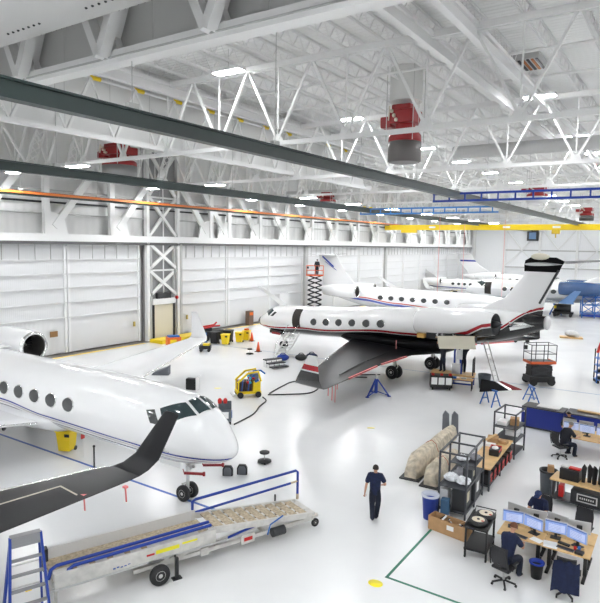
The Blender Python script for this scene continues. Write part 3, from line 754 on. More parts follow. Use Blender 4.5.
for sd in (1, -1):
    q, p = (WB, WLB) if sd == 1 else (mir(WB), mir(WLB))
    w = foil(q).build('wing', BLKW, jb)
    m = MB(); m.tube([Vector(a[0])+Vector((.01, 0, 0)) for a in q], .05, 8); m.build('leading_edge', LEADE, w)
    m = foil(p); m.band = lambda v: v.z-2.35; wl = m.build('winglet', WLBm, jb)
    for a, b, y0, y1 in ((.25, .36, 2.6, 5.5), (.35, .44, 6.0, 9.4)):
        fl_ = MB()
        def tp(y):
            i = 0
            while i < len(q)-2 and abs(q[i+1][0][1]) < y: i += 1
            A, B = q[i], q[i+1]; t = (y-abs(A[0][1]))/(abs(B[0][1])-abs(A[0][1])); L = Vector(A[0]).lerp(Vector(B[0]), t); return L, A[1]+(B[1]-A[1])*t
        (l0_, c0), (l1_, c1) = tp(y0), tp(y1)
        fl_.bar(l0_+Vector((-c0+.12, 0, -.03)), l1_+Vector((-c1+.12, 0, -.03)), .1, .09); fl_.build('edge_cover', PINK, w)
        g = MB(); g.bar(l0_+Vector((-c0*.72, 0, .12)), l1_+Vector((-c1*.72, 0, .06)), .05, .03); g.build('flap_gap', BLACK, w)
m = MB(); m.loft([[Vector((-s, 1.22*k*math.sin(t), 2.0+dz-.78*k2*math.cos(t) if math.cos(t) > 0 else 2.0+dz-.2*math.cos(t))) for t in [2*PI*j/24 for j in range(24)]] for s, k, k2, dz in ((-6.6, .35, .4, .05), (-5, .85, .8, .05), (-3, 1.0, .92, .12), (0, 1.0, .9, .2), (2.2, .95, .9, .35), (3.6, .5, .5, .6))]); m.build('belly_fairing', BLKW, jb)
NB = livery('nacelle_paint', [(-3, (.006, .006, .007)), (-.14, (.80, .80, .80)), (-.06, (.36, .012, .02)), (.14, (.86, .86, .86))])
nb = band_of(None, [(1.8, 2.9), (3.4, 2.95), (5.0, 3.5), (6.9, 4.25), (7.5, 4.4)])
for sd in (1, -1):
    o = engine(jb, 1.95, sd*2.3, 3.92, .86, 5.0, NB, tilt=rad(4.0), band=nb, lip=WBODY)
# open cowl door, bare engine core and dangling ducts under the near nacelle
m = MB(); n = 12; vs = []
for i in range(n):
    a = rad(100+i*3.2); 
    for x in (4.0, 6.3): vs.append(Vector((-x, 2.3+.95*math.sin(a)+.25, 3.38+(x-4)*.12-i*.07)))
m.add(vs, [(2*i, 2*i+1, 2*i+3, 2*i+2) for i in range(n-1)], 0, True); m.add([v+Vector((0,-.05,0)) for v in vs], [(2*i+2, 2*i+3, 2*i+1, 2*i) for i in range(n-1)], 0, True)
cw = m.build('cowl_door', CREAM, jb)
m = MB(); m.box((-5.0, 3.28, 2.95), (.2, .02, .12)); m.build('latch', BLACK, cw)
m = MB()
random.seed(3)
for k in range(16):
    x = -2.9-random.random()*3.0; m.tube([(x, 2.0+random.random(), 3.5), (x-.25*random.random(), 3.0+.15*random.random(), 3.2+.3*random.random()), (x-.5*random.random(), 2.8, 3.05+.4*random.random())], .03+.03*random.random(), 6, mi=k % 3)
m.box((-4.3, 2.5, 3.32), (2.8, .9, .5), mi=1); m.box((-2.6, 3.0, 3.2), (.5, .25, .25), mi=3)
m.build('engine_core', [STEEL, DARK, mat('tan_duct', (.5, .36, .2), .5), mat('gold_foil', (.55, .33, .1), .4, .5)], jb)
# fin with red line, black cap and T-tail
FNB = [((-4.6, 0, 4.75), 3.9, .34, (0,1,0)), ((-6.25, 0, 5.6), 2.35, .30, (0,1,0)), ((-7.05, 0, 6.6), 1.95, .26, (0,1,0)), ((-7.6, 0, 7.35), 1.7, .22, (0,1,0))]
m = foil(FNB); m.band = BB; m.build('tail_fin', LB, jb)
m = foil([((-7.32, 0, 7.18), 1.95, .24, (0,1,0)), ((-7.3, 0, 7.5), 2.1, .30, (0,1,0)), ((-7.35, 0, 7.8), 2.2, .30, (0,1,0)), ((-7.7, 0, 8.0), 1.4, .2, (0,1,0))])
m.build('fin_cap', BLKW, jb)
foil([((-7.75, .95, 7.60), 1.7, .34, (0,0,1)), ((-7.75, -1.0, 7.66), 1.75, .34, (0,0,1))]).build('tailplane_root', mat('grey_tailplane', (.60, .61, .61), .25, coat=.4), jb)
foil([((-7.80, -1.02, 7.66), 1.7, .26, (0,0,1)), ((-9.3, -5.0, 7.80), 1.0, .14, (0,0,1))]).build('tailplane', BLKW, jb)
m = MB(); m.ball((-8.2, 0, 8.02), (.55, .16, .2), n=12, m=8); m.build('bullet_fairing', CREAM, jb)
grid_patch(FB, [(-15.45, .85), (-15.12, .75), (-15.05, 2.3), (-15.3, 2.2)], .014, 7).build('radome_gap', BLACK, jb)
m = MB(); m.box((13.0, .45, 1.32), (1.4, .5, .25)); m.build('nose_bay_panel', DARK, jb); m = MB(); m.box((12.9, .72, 1.22), (1.0, .03, .16)); m.build('nose_bay_cover', DRED, jb)
m = MB(); m.lathe([(.36, 0), (.40, -.1), (.30, -.16), (.0001, -.12)], (-8.72, 0, 4.36), 'X', 24); m.build('exhaust_ring', STEEL, jb)
grid_patch(FB, [(6.9, 1.25), (7.7, 1.3), (8.3, 1.75), (7.0, 1.9)], .012, 7).build('metal_patch', CHROME, jb)
m = MB(); m.bar((-8.3, 0, 5.4), (-9.25, 0, 7.3), .09, .12); m.build('rudder_edge', DARK, jb)
nose_gear(jb, 12.7, 1.25)
for y in (2.2, -2.2): main_gear(jb, -.1, y, 1.75)
m = MB(); m.tube([(-.1+.35, 1.6, 2.4), (.2, 1.62, .55)], .025, 6); m.build('warning_streamer', PINKL, jb)
for k, (x, y, z, l) in enumerate(((-2.7, 11.2, 1.45, .5), (-2.6, 10.8, 1.42, .8), (-2.4, 10.2, 1.4, .35), (-1.55, 9.4, 1.45, 1.4))):
    m = MB(); m.bar((x, y, z), (x-.03, y+.05, z-l), .05, .02); m.build('warning_streamer', PINKL, jb)

# ======== 3. white jet behind with red and blue stripe, tail to the left
FC = Fus([(-1.7, 2.45, .02, .02, .02), (-1.5, 2.45, .24, .2, .24), (-1.0, 2.48, .5, .42, .5), (-.2, 2.52, .72, .55, .72), (1.0, 2.55, .92, .7, .88), (2.2, 2.52, 1.1, .9, 1.02), (3.4, 2.48, 1.2, 1.1, 1.14), (5.5, 2.5, 1.25, 1.2, 1.18), (13.5, 2.55, 1.25, 1.2, 1.18), (16, 2.65, 1.18, 1.1, 1.1), (19, 2.95, .9, .78, .8), (21, 3.15, .55, .45, .5), (22.4, 3.3, .24, .2, .22)])
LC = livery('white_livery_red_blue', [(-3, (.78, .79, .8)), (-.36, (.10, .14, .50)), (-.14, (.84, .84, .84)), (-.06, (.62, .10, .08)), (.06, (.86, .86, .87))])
jc = thing('private_jet', 'white private jet with red and blue stripe parked behind the black-bellied one', 'jet', (-14.7, 60, 0), 0)
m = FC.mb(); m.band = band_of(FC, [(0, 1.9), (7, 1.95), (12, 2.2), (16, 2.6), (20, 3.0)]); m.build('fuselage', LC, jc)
windshield(FC, jc, -.9, 3.0, -.3, 3.3)
for k in range(7):
    for sd in (-1, 1): oval_patch(FC, 6.1+1.27*k, 2.72, .30, .24, sd).build('cabin_window', CABIN, jc)
wings(jc, [((-8.5, 1, 1.6), 6.2, .55, (0,0,1)), ((-9.4, 2.6, 1.62), 4.8, .45, (0,0,1)), ((-16.2, 12.6, 1.95), 1.6, .14, (0,0,1)), ((-16.5, 13.0, 2.0), 1.5, .12, (0,-.3,1))],
      [((-16.5, 13.0, 2.0), 1.5, .12, (0,-.3,1)), ((-17.0, 13.25, 2.2), 1.3, .1, (0,-.9,.5)), ((-20.9, 13.6, 4.25), .5, .05, (0,-1,.1))], WBODY, WBODY)
for sd in (1, -1): engine(jc, 16.0, sd*2.2, 3.3, .74, 4.4, WBODY)
m = foil([((-17.2, 0, 3.7), 4.6, .34, (0,1,0)), ((-18.9, 0, 5.4), 3.3, .28, (0,1,0)), ((-20.2, 0, 7.3), 2.4, .22, (0,1,0))]); m.build('tail_fin', WBODY, jc)
m = MB(); m.bar((-22.0, -.13, 7.1), (-20.4, -.17, 5.9), .02, .18); m.bar((-21.6, -.14, 6.5), (-20.0, -.18, 5.5), .02, .06); m.build('fin_flash', mat('blue_fin_flash', (.03, .07, .42), .3), jc)
for sd in (1, -1):
    q = [((-20.0, 0, 7.3), 2.5, .3, (0,0,1)), ((-21.4, 4.9, 7.4), 1.2, .1, (0,0,1))]
    foil(q if sd == 1 else mir(q)).build('tailplane', WBODY, jc)
nose_gear(jc, -3.2, 1.5)
for y in (2.1, -2.1): main_gear(jc, -13.0, y, 1.6)

# ======== 4. far grey jet with blue engines (nose left) and small jets by the far corner
FD = Fus([(0, 2.5, .02, .02, .02), (.15, 2.5, .24, .2, .24), (.7, 2.55, .6, .5, .55), (1.5, 2.65, 1.0, .8, .85), (2.6, 2.75, 1.3, 1.1, 1.1), (4, 2.8, 1.38, 1.25, 1.25), (14, 2.85, 1.38, 1.25, 1.25), (17, 3.0, 1.25, 1.1, 1.1), (20, 3.3, .9, .8, .8), (23, 3.6, .3, .25, .25)])
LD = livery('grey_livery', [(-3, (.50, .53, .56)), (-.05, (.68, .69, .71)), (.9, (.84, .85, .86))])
jd = thing('private_jet', 'pale grey private jet with slate blue engines far back on the right', 'jet', (-26.2, 81.5, 0), PI)
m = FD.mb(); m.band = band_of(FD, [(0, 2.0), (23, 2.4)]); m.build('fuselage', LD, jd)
windshield(FD, jd, 1.6, 3.3, 2.3, 3.7)
for k in range(8):
    for sd in (-1, 1): oval_patch(FD, 5.7+1.02*k, 2.95, .32, .26, sd).build('cabin_window', CABIN, jd)
grid_patch(FD, [(3.0, 2.1), (3.0, .75), (3.9, .75), (3.9, 2.1)], .015, 7).build('door_opening', MATS['dark_cabin_interior'], jd)
BLE = mat('slate_blue_nacelle', (.03, .085, .22), .25, coat=.5)
for sd in (1, -1): engine(jd, 12.7, sd*2.5, 3.55, .88, 5.2, BLE, lip=BLE)
wings(jd, [((-7.8, 1, 1.7), 6.6, .6, (0,0,1)), ((-8.8, 3, 1.72), 5, .45, (0,0,1)), ((-13.2, 6.6, 1.95), 1.9, .15, (0,0,1)), ((-13.4, 6.8, 2.0), 1.8, .12, (0,-.3,1))],
      [((-13.4, 6.8, 2.0), 1.8, .12, (0,-.3,1)), ((-13.6, 7.05, 2.2), 1.5, .1, (0,-.9,.5)), ((-15.2, 7.4, 3.6), .7, .05, (0,-1,.1))], GBODY, mat('blue_white_winglet', (.12, .24, .48), .3))
foil([((-14.6, 0, 4.1), 6.4, .34, (0,1,0)), ((-18, 0, 5.6), 4.2, .28, (0,1,0)), ((-20, 0, 7.6), 3, .22, (0,1,0))]).build('tail_fin', WBODY, jd)
for sd in (1, -1):
    q = [((-20.2, 0, 7.6), 2.5, .2, (0,0,1)), ((-21.8, 4.9, 7.7), 1.2, .1, (0,0,1))]
    foil(q if sd == 1 else mir(q)).build('tailplane', WBODY, jd)
nose_gear(jd, -2.4, 1.7)
for y in (2.1, -2.1): main_gear(jd, -12.5, y, 1.7)

def small_jet(loc, rz, lab, k, fin, trim):
    F = Fus([(0, 2.0*k, .02, .02, .02), (.5, 2.0*k, .4*k, .35*k, .4*k), (1.6, 2.1*k, .85*k, .7*k, .8*k), (3, 2.15*k, 1.0*k, .9*k, .95*k), (10*k, 2.2*k, 1.0*k, .95*k, .98*k), (13*k, 2.4*k, .75*k, .7*k, .7*k), (16*k, 2.7*k, .2*k, .2*k, .2*k)])
    t = thing('private_jet', lab, 'jet', loc, rz)
    m = F.mb(24, .5); m.band = band_of(F, [(0, 1.7*k), (16, 1.9*k)]); m.build('fuselage', trim, t)
    windshield(F, t, 1.3, 2.6, 1.9, 2.9)
    for i in range(5):
        for sd in (-1, 1): oval_patch(F, (4+1.05*i)*k, 2.35*k, .26, .22, sd).build('cabin_window', CABIN, t)
    for sd in (1, -1): engine(t, 10.2*k, sd*1.75*k, 2.75*k, .62*k, 3.2*k, WBODY)
    wings(t, [((-6*k, .8*k, 1.4*k), 4*k, .4, (0,0,1)), ((-9*k, 8*k, 1.7*k), 1.3*k, .12, (0,0,1))], [((-9*k, 8*k, 1.7*k), 1.3*k, .12, (0,-.4,1)), ((-9.4*k, 8.3*k, 1.95*k), 1.1*k, .1, (0,-.9,.5)), ((-10.4*k, 8.5*k, 3.0*k), .5*k, .05, (0,-1,.1))], WBODY, WBODY)
    m = foil([((-11*k, 0, 3.0*k), 4*k, .28, (0,1,0)), ((-13.6*k, 0, 4.6*k), 2.8*k, .2, (0,1,0)), ((-15*k, 0, 6.3*k), 2*k, .18, (0,1,0))]); m.band = lambda v: v.z-5.2*k; m.build('tail_fin', fin, t)
    for sd in (1, -1):
        q = [((-14.9*k, 0, 6.2*k), 1.9*k, .16, (0,0,1)), ((-16.2*k, 3.6*k, 6.3*k), .9*k, .08, (0,0,1))]
        foil(q if sd == 1 else mir(q)).build('tailplane', WBODY, t)
    nose_gear(t, -2.2, 1.3*k)
    for y in (1.5*k, -1.5*k): main_gear(t, -8.6*k, y, 1.4*k)
    return t
LS1 = livery('white_livery_navy_line', [(-3, (.8, .8, .8)), (-.2, (.03, .05, .3)), (-.08, (.86, .86, .86))])
LF1 = livery('fin_blue_band', [(-3, (.86, .86, .86)), (-.25, (.05, .07, .36)), (.05, (.86, .86, .86))])
LF2 = livery('fin_grey', [(-3, (.5, .5, .5)), (.2, (.3, .3, .3))])
small_jet((-25.6, 98, 0), 0, 'small white jet with grey fin in the far left corner beyond the other jets', .95, LF2, LS1)
small_jet((-17.5, 110, 0), 0, 'small white jet with blue banded fin close to the far wall', 1.15, LF1, LS1)

# ======== 5. jet beside the viewer: only its black wing reaches into the photo
jf = thing('private_jet', 'jet outside the left edge whose long black wing and upswept winglet reach in', 'jet', (-27.7, -3.6, 0), PI)
LFf = livery('white_livery_plain', [(-3, (.03, .03, .03)), (-.1, (.86, .86, .86))])
m = FA.mb(); m.band = band_of(FA, [(0, 1.8), (24, 2.6)]); m.build('fuselage', LFf, jf)
windshield(FA, jf, .98, 3.2, 1.62, 3.5)
for k in range(7):
    for sd in (-1, 1): oval_patch(FA, 6.76+1.03*k, 2.68, .30, .235, sd).build('cabin_window', CABIN, jf)
WF = [((-8.3, 1.0, 1.4), 7.2, .6, (0,0,1)), ((-9.0, 2.4, 1.45), 5.6, .5, (0,0,1)), ((-11.2, 7.0, 1.72), 3.6, .32, (0,0,1)), ((-14.2, 13.6, 2.14), 1.45, .15, (0,-.05,1)), ((-14.5, 13.95, 2.18), 1.2, .14, (0,-.3,1))]
WLF = [((-14.5, 13.95, 2.18), 1.2, .14, (0,-.3,1)), ((-14.75, 14.18, 2.30), 1.05, .13, (0,-.75,.6)), ((-15.1, 14.32, 2.6), .95, .11, (0,-1,.2)), ((-16.15, 14.42, 3.93), .56, .06, (0,-1,.1)), ((-16.25, 14.42, 3.98), .4, .03, (0,-1,.1))]
BLKF = mat('satin_black_wing', (.016, .016, .018), .38)
BLKF.node_tree.nodes['Principled BSDF'].inputs['Specular IOR Level'].default_value = .3
wings(jf, WF, WLF, BLKF, BLKF, edge=LEADE, sides=(-1, 1))
m = MB()
q = mir(WF)
m.bar((-12.9-.85, -9.5, 2.02), (-14.6, -12.3, 2.2), .03, .02); m.bar((-14.6, -12.3, 2.2), (-15.35, -12.25, 2.18), .03, .02); m.bar((-12.8, -6, 1.86), (-13.75, -9.5, 2.02), .03, .02)
m.build('aileron_gap', mat('pale_seal', (.55, .5, .42), .5), jf)
for x, y in ((-15.28, -12.5), (-15.72, -13.45)):
    m = MB(); m.box((x, y, 2.06), (.12, .1, .05)); m.bar((x, y, 2.06), (x-.03, y, 1.66), .05, .015); m.build('warning_streamer', PINK, jf)
nose_gear(jf, -2.08, 1.5)
for y in (2.1, -2.1): main_gear(jf, -14.2, y, 1.5)
# ------------------------------------------------------------------ people
def skin_mesh(name, chains, mt, parent=None, sub=2):
    """chains: list of [(point, radius), ...]; a point that repeats an earlier one joins the chains"""
    vs = []; rs = []; es = []; idx = {}; roots = []
    def vid(p, r):
        k = tuple(round(c, 4) for c in p)
        if k not in idx: idx[k] = len(vs); vs.append(k); rs.append(r)
        return idx[k]
    comp = {}
    for ch in chains:
        prev = None
        for p, r in ch:
            v = vid(p, r)
            if prev is not None and prev != v: es.append((prev, v))
            prev = v
    me = bpy.data.meshes.new(name); me.from_pydata(vs, es, []); me.materials.append(mt)
    o = bpy.data.objects.new(name, me); COL.objects.link(o); o.parent = parent
    sk = o.modifiers.new('skin', 'SKIN'); sk.use_smooth_shade = True
    par = list(range(len(vs)))
    def find(a):
        while par[a] != a: a = par[a]
        return a
    for a, b in es: par[find(a)] = find(b)
    seen = set(); lay = me.skin_vertices[0].data
    for i in range(len(vs)):
        r = rs[i] if isinstance(rs[i], tuple) else (rs[i], rs[i]); lay[i].radius = r
        q = find(i); lay[i].use_root = q not in seen; seen.add(q)
    s = o.modifiers.new('sub', 'SUBSURF'); s.levels = sub; s.render_levels = sub
    return o
def lerp(a, b, t): return tuple(a[i]+(b[i]-a[i])*t for i in range(3))
def hand_chains(w, d, side):
    """palm and five bent fingers from wrist w along unit direction d"""
    w, d = Vector(w), Vector(d).normalized(); up = Vector((0, 0, 1)) if abs(d.z) < .8 else Vector((0, 1, 0))
    s = d.cross(up).normalized()*side; n = s.cross(d)
    ch = [[(tuple(w), .026), (tuple(w+d*.05), (.034, .02)), (tuple(w+d*.085), (.038, .018))]]
    for k, (o, L) in enumerate(((-.027, .068), (-.009, .078), (.009, .072), (.026, .056))):
        b = w+d*.08+s*o; ch.append([(tuple(b), .010), (tuple(b+d*L*.55-n*.006), .009), (tuple(b+d*L*.9-n*.028), .008)])
    b = w+d*.03-s*.026; ch.append([(tuple(b), .012), (tuple(b+d*.03-s*.028), .011), (tuple(b+d*.06-s*.034-n*.012), .009)])
    return ch
def person(label, loc, rz, J, shirt, trousers, hair, cap=None, sleeve=.55, group=None, shoes=BLACK, pony=False):
    """J: joints dict in local axes (facing +Y): pelvis, chest, neck, head, shL elL wrL hipL knL anL toL (and R)"""
    t = thing('person', label, 'person', loc, rz, group)
    g = {k: Vector(v) for k, v in J.items()}
    up = (g['head']-g['neck']).normalized(); fw = Vector(J.get('look', (0, 1, 0))).normalized()
    sp = lerp(g['pelvis'], g['chest'], .5)
    body = [[(g['pelvis'], (.13, .10)), (sp, (.12, .095)), (g['chest'], (.145, .10)), (g['neck'], .055), (g['neck']+up*.05, .052), (g['head'], (.078, .09)), (g['head']+up*.07, (.07, .082)), (g['head']+up*.105, .05)]]
    for s in 'LR':
        body.append([(g['chest'], (.145, .10)), (g['sh'+s], .062), (lerp(g['sh'+s], g['el'+s], .5), .05), (g['el'+s], .042), (lerp(g['el'+s], g['wr'+s], .4), .04), (g['wr'+s], .027)])
        body.append([(g['pelvis'], (.13, .10)), (g['hip'+s], .088), (lerp(g['hip'+s], g['kn'+s], .5), .074), (g['kn'+s], .056), (lerp(g['kn'+s], g['an'+s], .35), .054), (g['an'+s], .036), (g['to'+s], .034)])
        d = g.get('hd'+s, g['wr'+s]-g['el'+s]); body += hand_chains(g['wr'+s], d, 1 if s == 'R' else -1)
    b = skin_mesh('body', [[(tuple(p), r) for p, r in c] for c in body], SKIN, t)
    top = [[(g['pelvis']+Vector((0,0,-.15)), (.15, .125)), (g['pelvis']+Vector((0,0,-.02)), (.185, .15)), (sp, (.18, .145)), (g['chest'], (.205, .15)), (lerp(g['chest'], g['neck'], .8), (.115, .095)), (lerp(g['chest'], g['neck'], 1.08), (.075, .07))]]
    for s in 'LR':
        e = lerp(g['sh'+s], g['el'+s], min(1, sleeve*1.5)); c = [(g['chest'], (.205, .15)), (g['sh'+s], .10), (lerp(g['sh'+s], e, .6), .088), (e, .08)]
        if sleeve > .8: c += [(lerp(g['el'+s], g['wr'+s], .5), .066), (lerp(g['el'+s], g['wr'+s], 1.0), .05)]
        top.append(c)
    skin_mesh('shirt', [[(tuple(p), r) for p, r in c] for c in top], shirt, t)
    leg = [[(g['pelvis']+Vector((0,0,.16)), (.15, .125)), (g['pelvis']+Vector((0,0,-.03)), (.17, .14))]]
    for s in 'LR': leg.append([(g['pelvis']+Vector((0,0,-.03)), (.17, .14)), (g['hip'+s], .125), (lerp(g['hip'+s], g['kn'+s], .5), .112), (g['kn'+s], .092), (lerp(g['kn'+s], g['an'+s], .4), .088), (lerp(g['kn'+s], g['an'+s], .95), .08), (lerp(g['kn'+s], g['an'+s], 1.08), .075)])
    skin_mesh('trousers', [[(tuple(p), r) for p, r in c] for c in leg], trousers, t)
    for s in 'LR':
        a, q = g['an'+s], g['to'+s]; skin_mesh('shoe', [[(tuple(a+Vector((0,0,-.02))-(q-a)*.25), .042), (tuple(a+Vector((0,0,-.03))), .048), (tuple(lerp(a, q, .6)), .045), (tuple(q+Vector((0,0,.0))), .036)]], shoes, t)
    # face and hair
    side = fw.cross(up).normalized(); hc = g['head']+up*.035
    m = MB(); R = Matrix((side, fw, up)).transposed()
    for q in (-1, 1): m.ball(hc+fw*.083+side*.03*q-up*.005, .011, n=8, m=6, mi=0)
    m.build('eyes', BLACK, b)
    m = MB(); m.ball(hc+fw*.098-up*.03, (.014, .02, .022), n=8, m=6, R=R); 
    for q in (-1, 1): m.ball(hc+side*.082*q-up*.015, (.012, .022, .03), n=8, m=6, R=R)
    m.build('nose_and_ears', SKIN, b)
    m = MB(); m.ball(hc+fw*.088-up*.065, (.025, .008, .007), n=8, m=6, R=R); m.build('mouth', mat('lips', (.32, .10, .08), .6), b)
    m = MB(); n = 16; rings = []
    for i in range(8):
        th = PI*.60*i/7; rings.append([hc+up*.012-fw*.012+R @ Vector((.094*math.sin(th)*math.cos(2*PI*j/n), .108*math.sin(th)*math.sin(2*PI*j/n)-(.035 if i > 4 and math.sin(2*PI*j/n) > 0 else 0)*(i-4)/3, .104*math.cos(th)+(.05*max(0, math.sin(2*PI*j/n))*max(0, i-4)/3))) for j in range(n)])
    m.loft(rings, 0, True, (True, True)); m.build('hair', hair, b)
    if cap:
        m = MB(); rings = [[hc+up*.03+R @ Vector((.1*math.sin(th)*math.cos(2*PI*j/n), .115*math.sin(th)*math.sin(2*PI*j/n), .1*math.cos(th))) for j in range(n)] for th in [PI*.5*i/6 for i in range(7)]]
        m.loft(rings, 0, True, (True, True)); m.box(hc+fw*.135+up*.035, (.15, .13, .012), R=R); m.build('cap', cap, t)
    return t
def sit(lean=.12, arms='desk'):
    J = dict(pelvis=(0, 0, .58), chest=(0, lean, 1.0), neck=(0, lean+.05, 1.20), head=(0, lean+.11, 1.305), look=(0, 1, -.35))
    for s, q in (('L', -1), ('R', 1)):
        J['sh'+s] = (q*.185, lean+.0, 1.10); J['el'+s] = (q*.25, lean+.16, .84); J['wr'+s] = (q*.14, lean+.42, .83)
        J['hip'+s] = (q*.10, .06, .55); J['kn'+s] = (q*.16, .48, .53); J['an'+s] = (q*.17, .42, .10); J['to'+s] = (q*.19, .58, .05)
    return J
def stand(step=0.0):
    J = dict(pelvis=(0, 0, .94), chest=(0, .02, 1.30), neck=(0, .02, 1.50), head=(0, .05, 1.61), look=(0, 1, -.08))
    for s, q in (('L', -1), ('R', 1)):
        J['sh'+s] = (q*.19, .01, 1.43); J['el'+s] = (q*.25, -.02, 1.13); J['wr'+s] = (q*.26, .06, .88)
        J['hip'+s] = (q*.09, 0, .90); y = step*q
        J['kn'+s] = (q*.10, .04+y*.6, .50); J['an'+s] = (q*.09, y, .09); J['to'+s] = (q*.10, y+.17, .045)
    return J
FACE = rad(33.6)
J = stand(.10); J['elR'] = (.31, -.02, 1.18); J['wrR'] = (.24, .20, 1.08); J['wrL'] = (-.31, -.02, .86); J['elL'] = (-.27, -.04, 1.13)
J['knL'] = (-.08, .02, .50); J['anL'] = (-.05, -.17, .13); J['toL'] = (-.05, -.03, .045); J['anR'] = (.05, .06, .09); J['toR'] = (.06, .23, .045)
person('man in dark navy short-sleeved uniform walking away alone across the white floor', (-7.64, 15.85, 0), rad(24), J, NAVY, DNAVY, HAIRB)
person('seated man with reddish brown hair and navy shirt at the nearest desk', (-3.42, 14.80, 0), rad(-14), sit(.24), NAVY, DNAVY, HAIRR)
person('man in navy cap and dark shirt facing the viewer behind the near monitors', (-3.22, 17.85, 0), rad(175), sit(.1), NAVY, DNAVY, HAIRB, cap=mat('navy_cap', (.015, .03, .10), .8))
person('grey-haired man in dark shirt seated with his back turned at the rear desk', (-3.83, 25.35, 0), rad(-40), sit(.22), mat('black_shirt', (.012, .013, .02), .9), DNAVY, HAIRG, sleeve=.6)
person('dark-haired person facing the viewer behind the rear monitors by the blue counter', (-3.92, 27.45, 0), rad(170), sit(.1), mat('black_shirt', (.012, .013, .02), .9), DNAVY, HAIRB, sleeve=.9)
def reach(h=0):
    J = stand(.06)
    for s, q in (('L', -1), ('R', 1)): J['el'+s] = (q*.27, .22, 1.52); J['wr'+s] = (q*.16, .36, 1.76)
    J['look'] = (0, 1, .5); return J
person('mechanic in dark clothes reaching up into the open engine, the left one', (-12.3, 34.55, .80), rad(150), reach(), mat('black_shirt', (.012, .013, .02), .9), DNAVY, HAIRB, sleeve=.9)
person('mechanic in dark clothes reaching up into the open engine, the right one', (-11.15, 34.9, .80), rad(200), reach(), mat('black_shirt', (.012, .013, .02), .9), DNAVY, HAIRB, sleeve=.9)
# ------------------------------------------------------------------ mobile stair / loader in front
O_ = (-10.81, 10.88); LZ = math.atan2(.927, .375)
ld = thing('mobile_stair', 'long low white mobile boarding stair with blue handrails lying across the foreground', 'mobile stair', (O_[0], O_[1], 0), LZ)
SAND = mat('worn_sand_deck', (.46, .38, .27), .85, noise=.3, nscale=14)
OFFW = mat('worn_white_paint', (.60, .585, .55), .5, noise=.12, nscale=5)
m = MB(); m.box2((-3.45, .52, .58), (.5, .62, 1.02)); m.build('far_side_plate', mat('pale_aluminium_plate', (.70, .70, .69), .45, .2), ld)
m = MB(); m.box2((-3.45, -.35, .66), (.55, .52, .74)); m.build('deck', SAND, ld)
m = MB(); m.box2((-3.45, -.62, .56), (.6, -.56, .92), 0); m.box2((-3.5, -.64, .54), (.9, -.58, .58), 1); m.box2((-3.45, -.56, .72), (.15, -.35, .9), 0)
sp = m.build('near_side_panel', [OFFW, STEEL], ld)
for k in range(5): m = MB(); m.box((-3.0+.42*k, -.46, .905), (.14, .15, .02)); m.build('slot_plate', mat('rusty_tan_plate', (.36, .26, .15), .8), sp)
m = MB(); m.box((-.75, -.623, .76), (.62, .008, .10)); m.box((-.15, -.623, .80), (.42, .008, .05)); m.build('yellow_decal', mat('decal_yellow', (.85, .78, .02), .5), sp)
m = MB(); m.box((-1.2, -.623, .74), (.20, .008, .05)); m.build('red_decal', RED, sp)
m = MB(); 
for k in range(5): m.box((-2.1+k*.09, -.623, .66+.012*math.sin(k*2)), (.06, .008, .035-.004*k))
m.build('blue_script', mat('decal_blue', (.05, .10, .35), .5), sp)
for y, z, a in ((-.36, 1.0, -3.35), (-.52, .98, -3.0)):
    m = MB(); m.tube([(a-.18, y, z-.28), (a-.12, y, z-.06), (a, y, z), (.5, y, z+.04)], .042, 10); m.build('folded_handrail', BLUE, ld)
m = MB(); m.tube([(-3.0, -.52, .98), (-3.3, -.55, .72)], .03, 8); m.build('rail_strut', BLACK, ld)
m = MB(); m.box2((-3.5, .42, .5), (-3.38, .62, 1.05)); m.build('corner_post', DARK, ld)
# steps
x0, x1, z0, z1 = .6, 3.8, .86, .44
zz = lambda x: z0+(z1-z0)*(x-x0)/(x1-x0)
for y in (-.5, .55):
    m = MB(); m.bar((x0-.2, y, zz(x0)+.01), (x1+.1, y, zz(x1)+.0), .07, .16); m.build('stringer', OFFW, ld)
for k in range(9):
    xa = x0+.04+k*.35; m = MB(); m.box((xa+.13, .02, zz(xa)+.02), (.25, .96, .035), 0, 0)
    for q in (-.42, -.14, .14, .42): m.box((xa+.29, q*1.0+.02, zz(xa)+.0), (.06, .16, .06), 0, 1)
    m.build('tread', [SAND, OFFW], ld)
m = MB(); m.box((x1+.1, .0, .40), (.2, 1.15, .08)); m.bar((x1+.15, -.5, .4), (x1+.3, -.35, .34), .08); m.build('end_plate', OFFW, ld)
# far handrail
m = MB(); m.tube([(.45, .58, .72), (.45, .58, 1.26), (.55, .58, 1.30), (3.95, .58, 1.42), (4.02, .58, 1.36), (4.02, .58, .48)], .04, 10); m.tube([(.45, .58, .92), (3.75, .58, 1.05)], .036, 10); m.build('handrail', BLUE, ld)
m = MB(); m.tube([(3.75, .58, 1.05), (4.02, .58, 1.07)], .032, 8); m.tube([(4.02, .58, .48), (4.02, .58, .66)], .045, 8); m.build('rail_socket', SAND, ld)
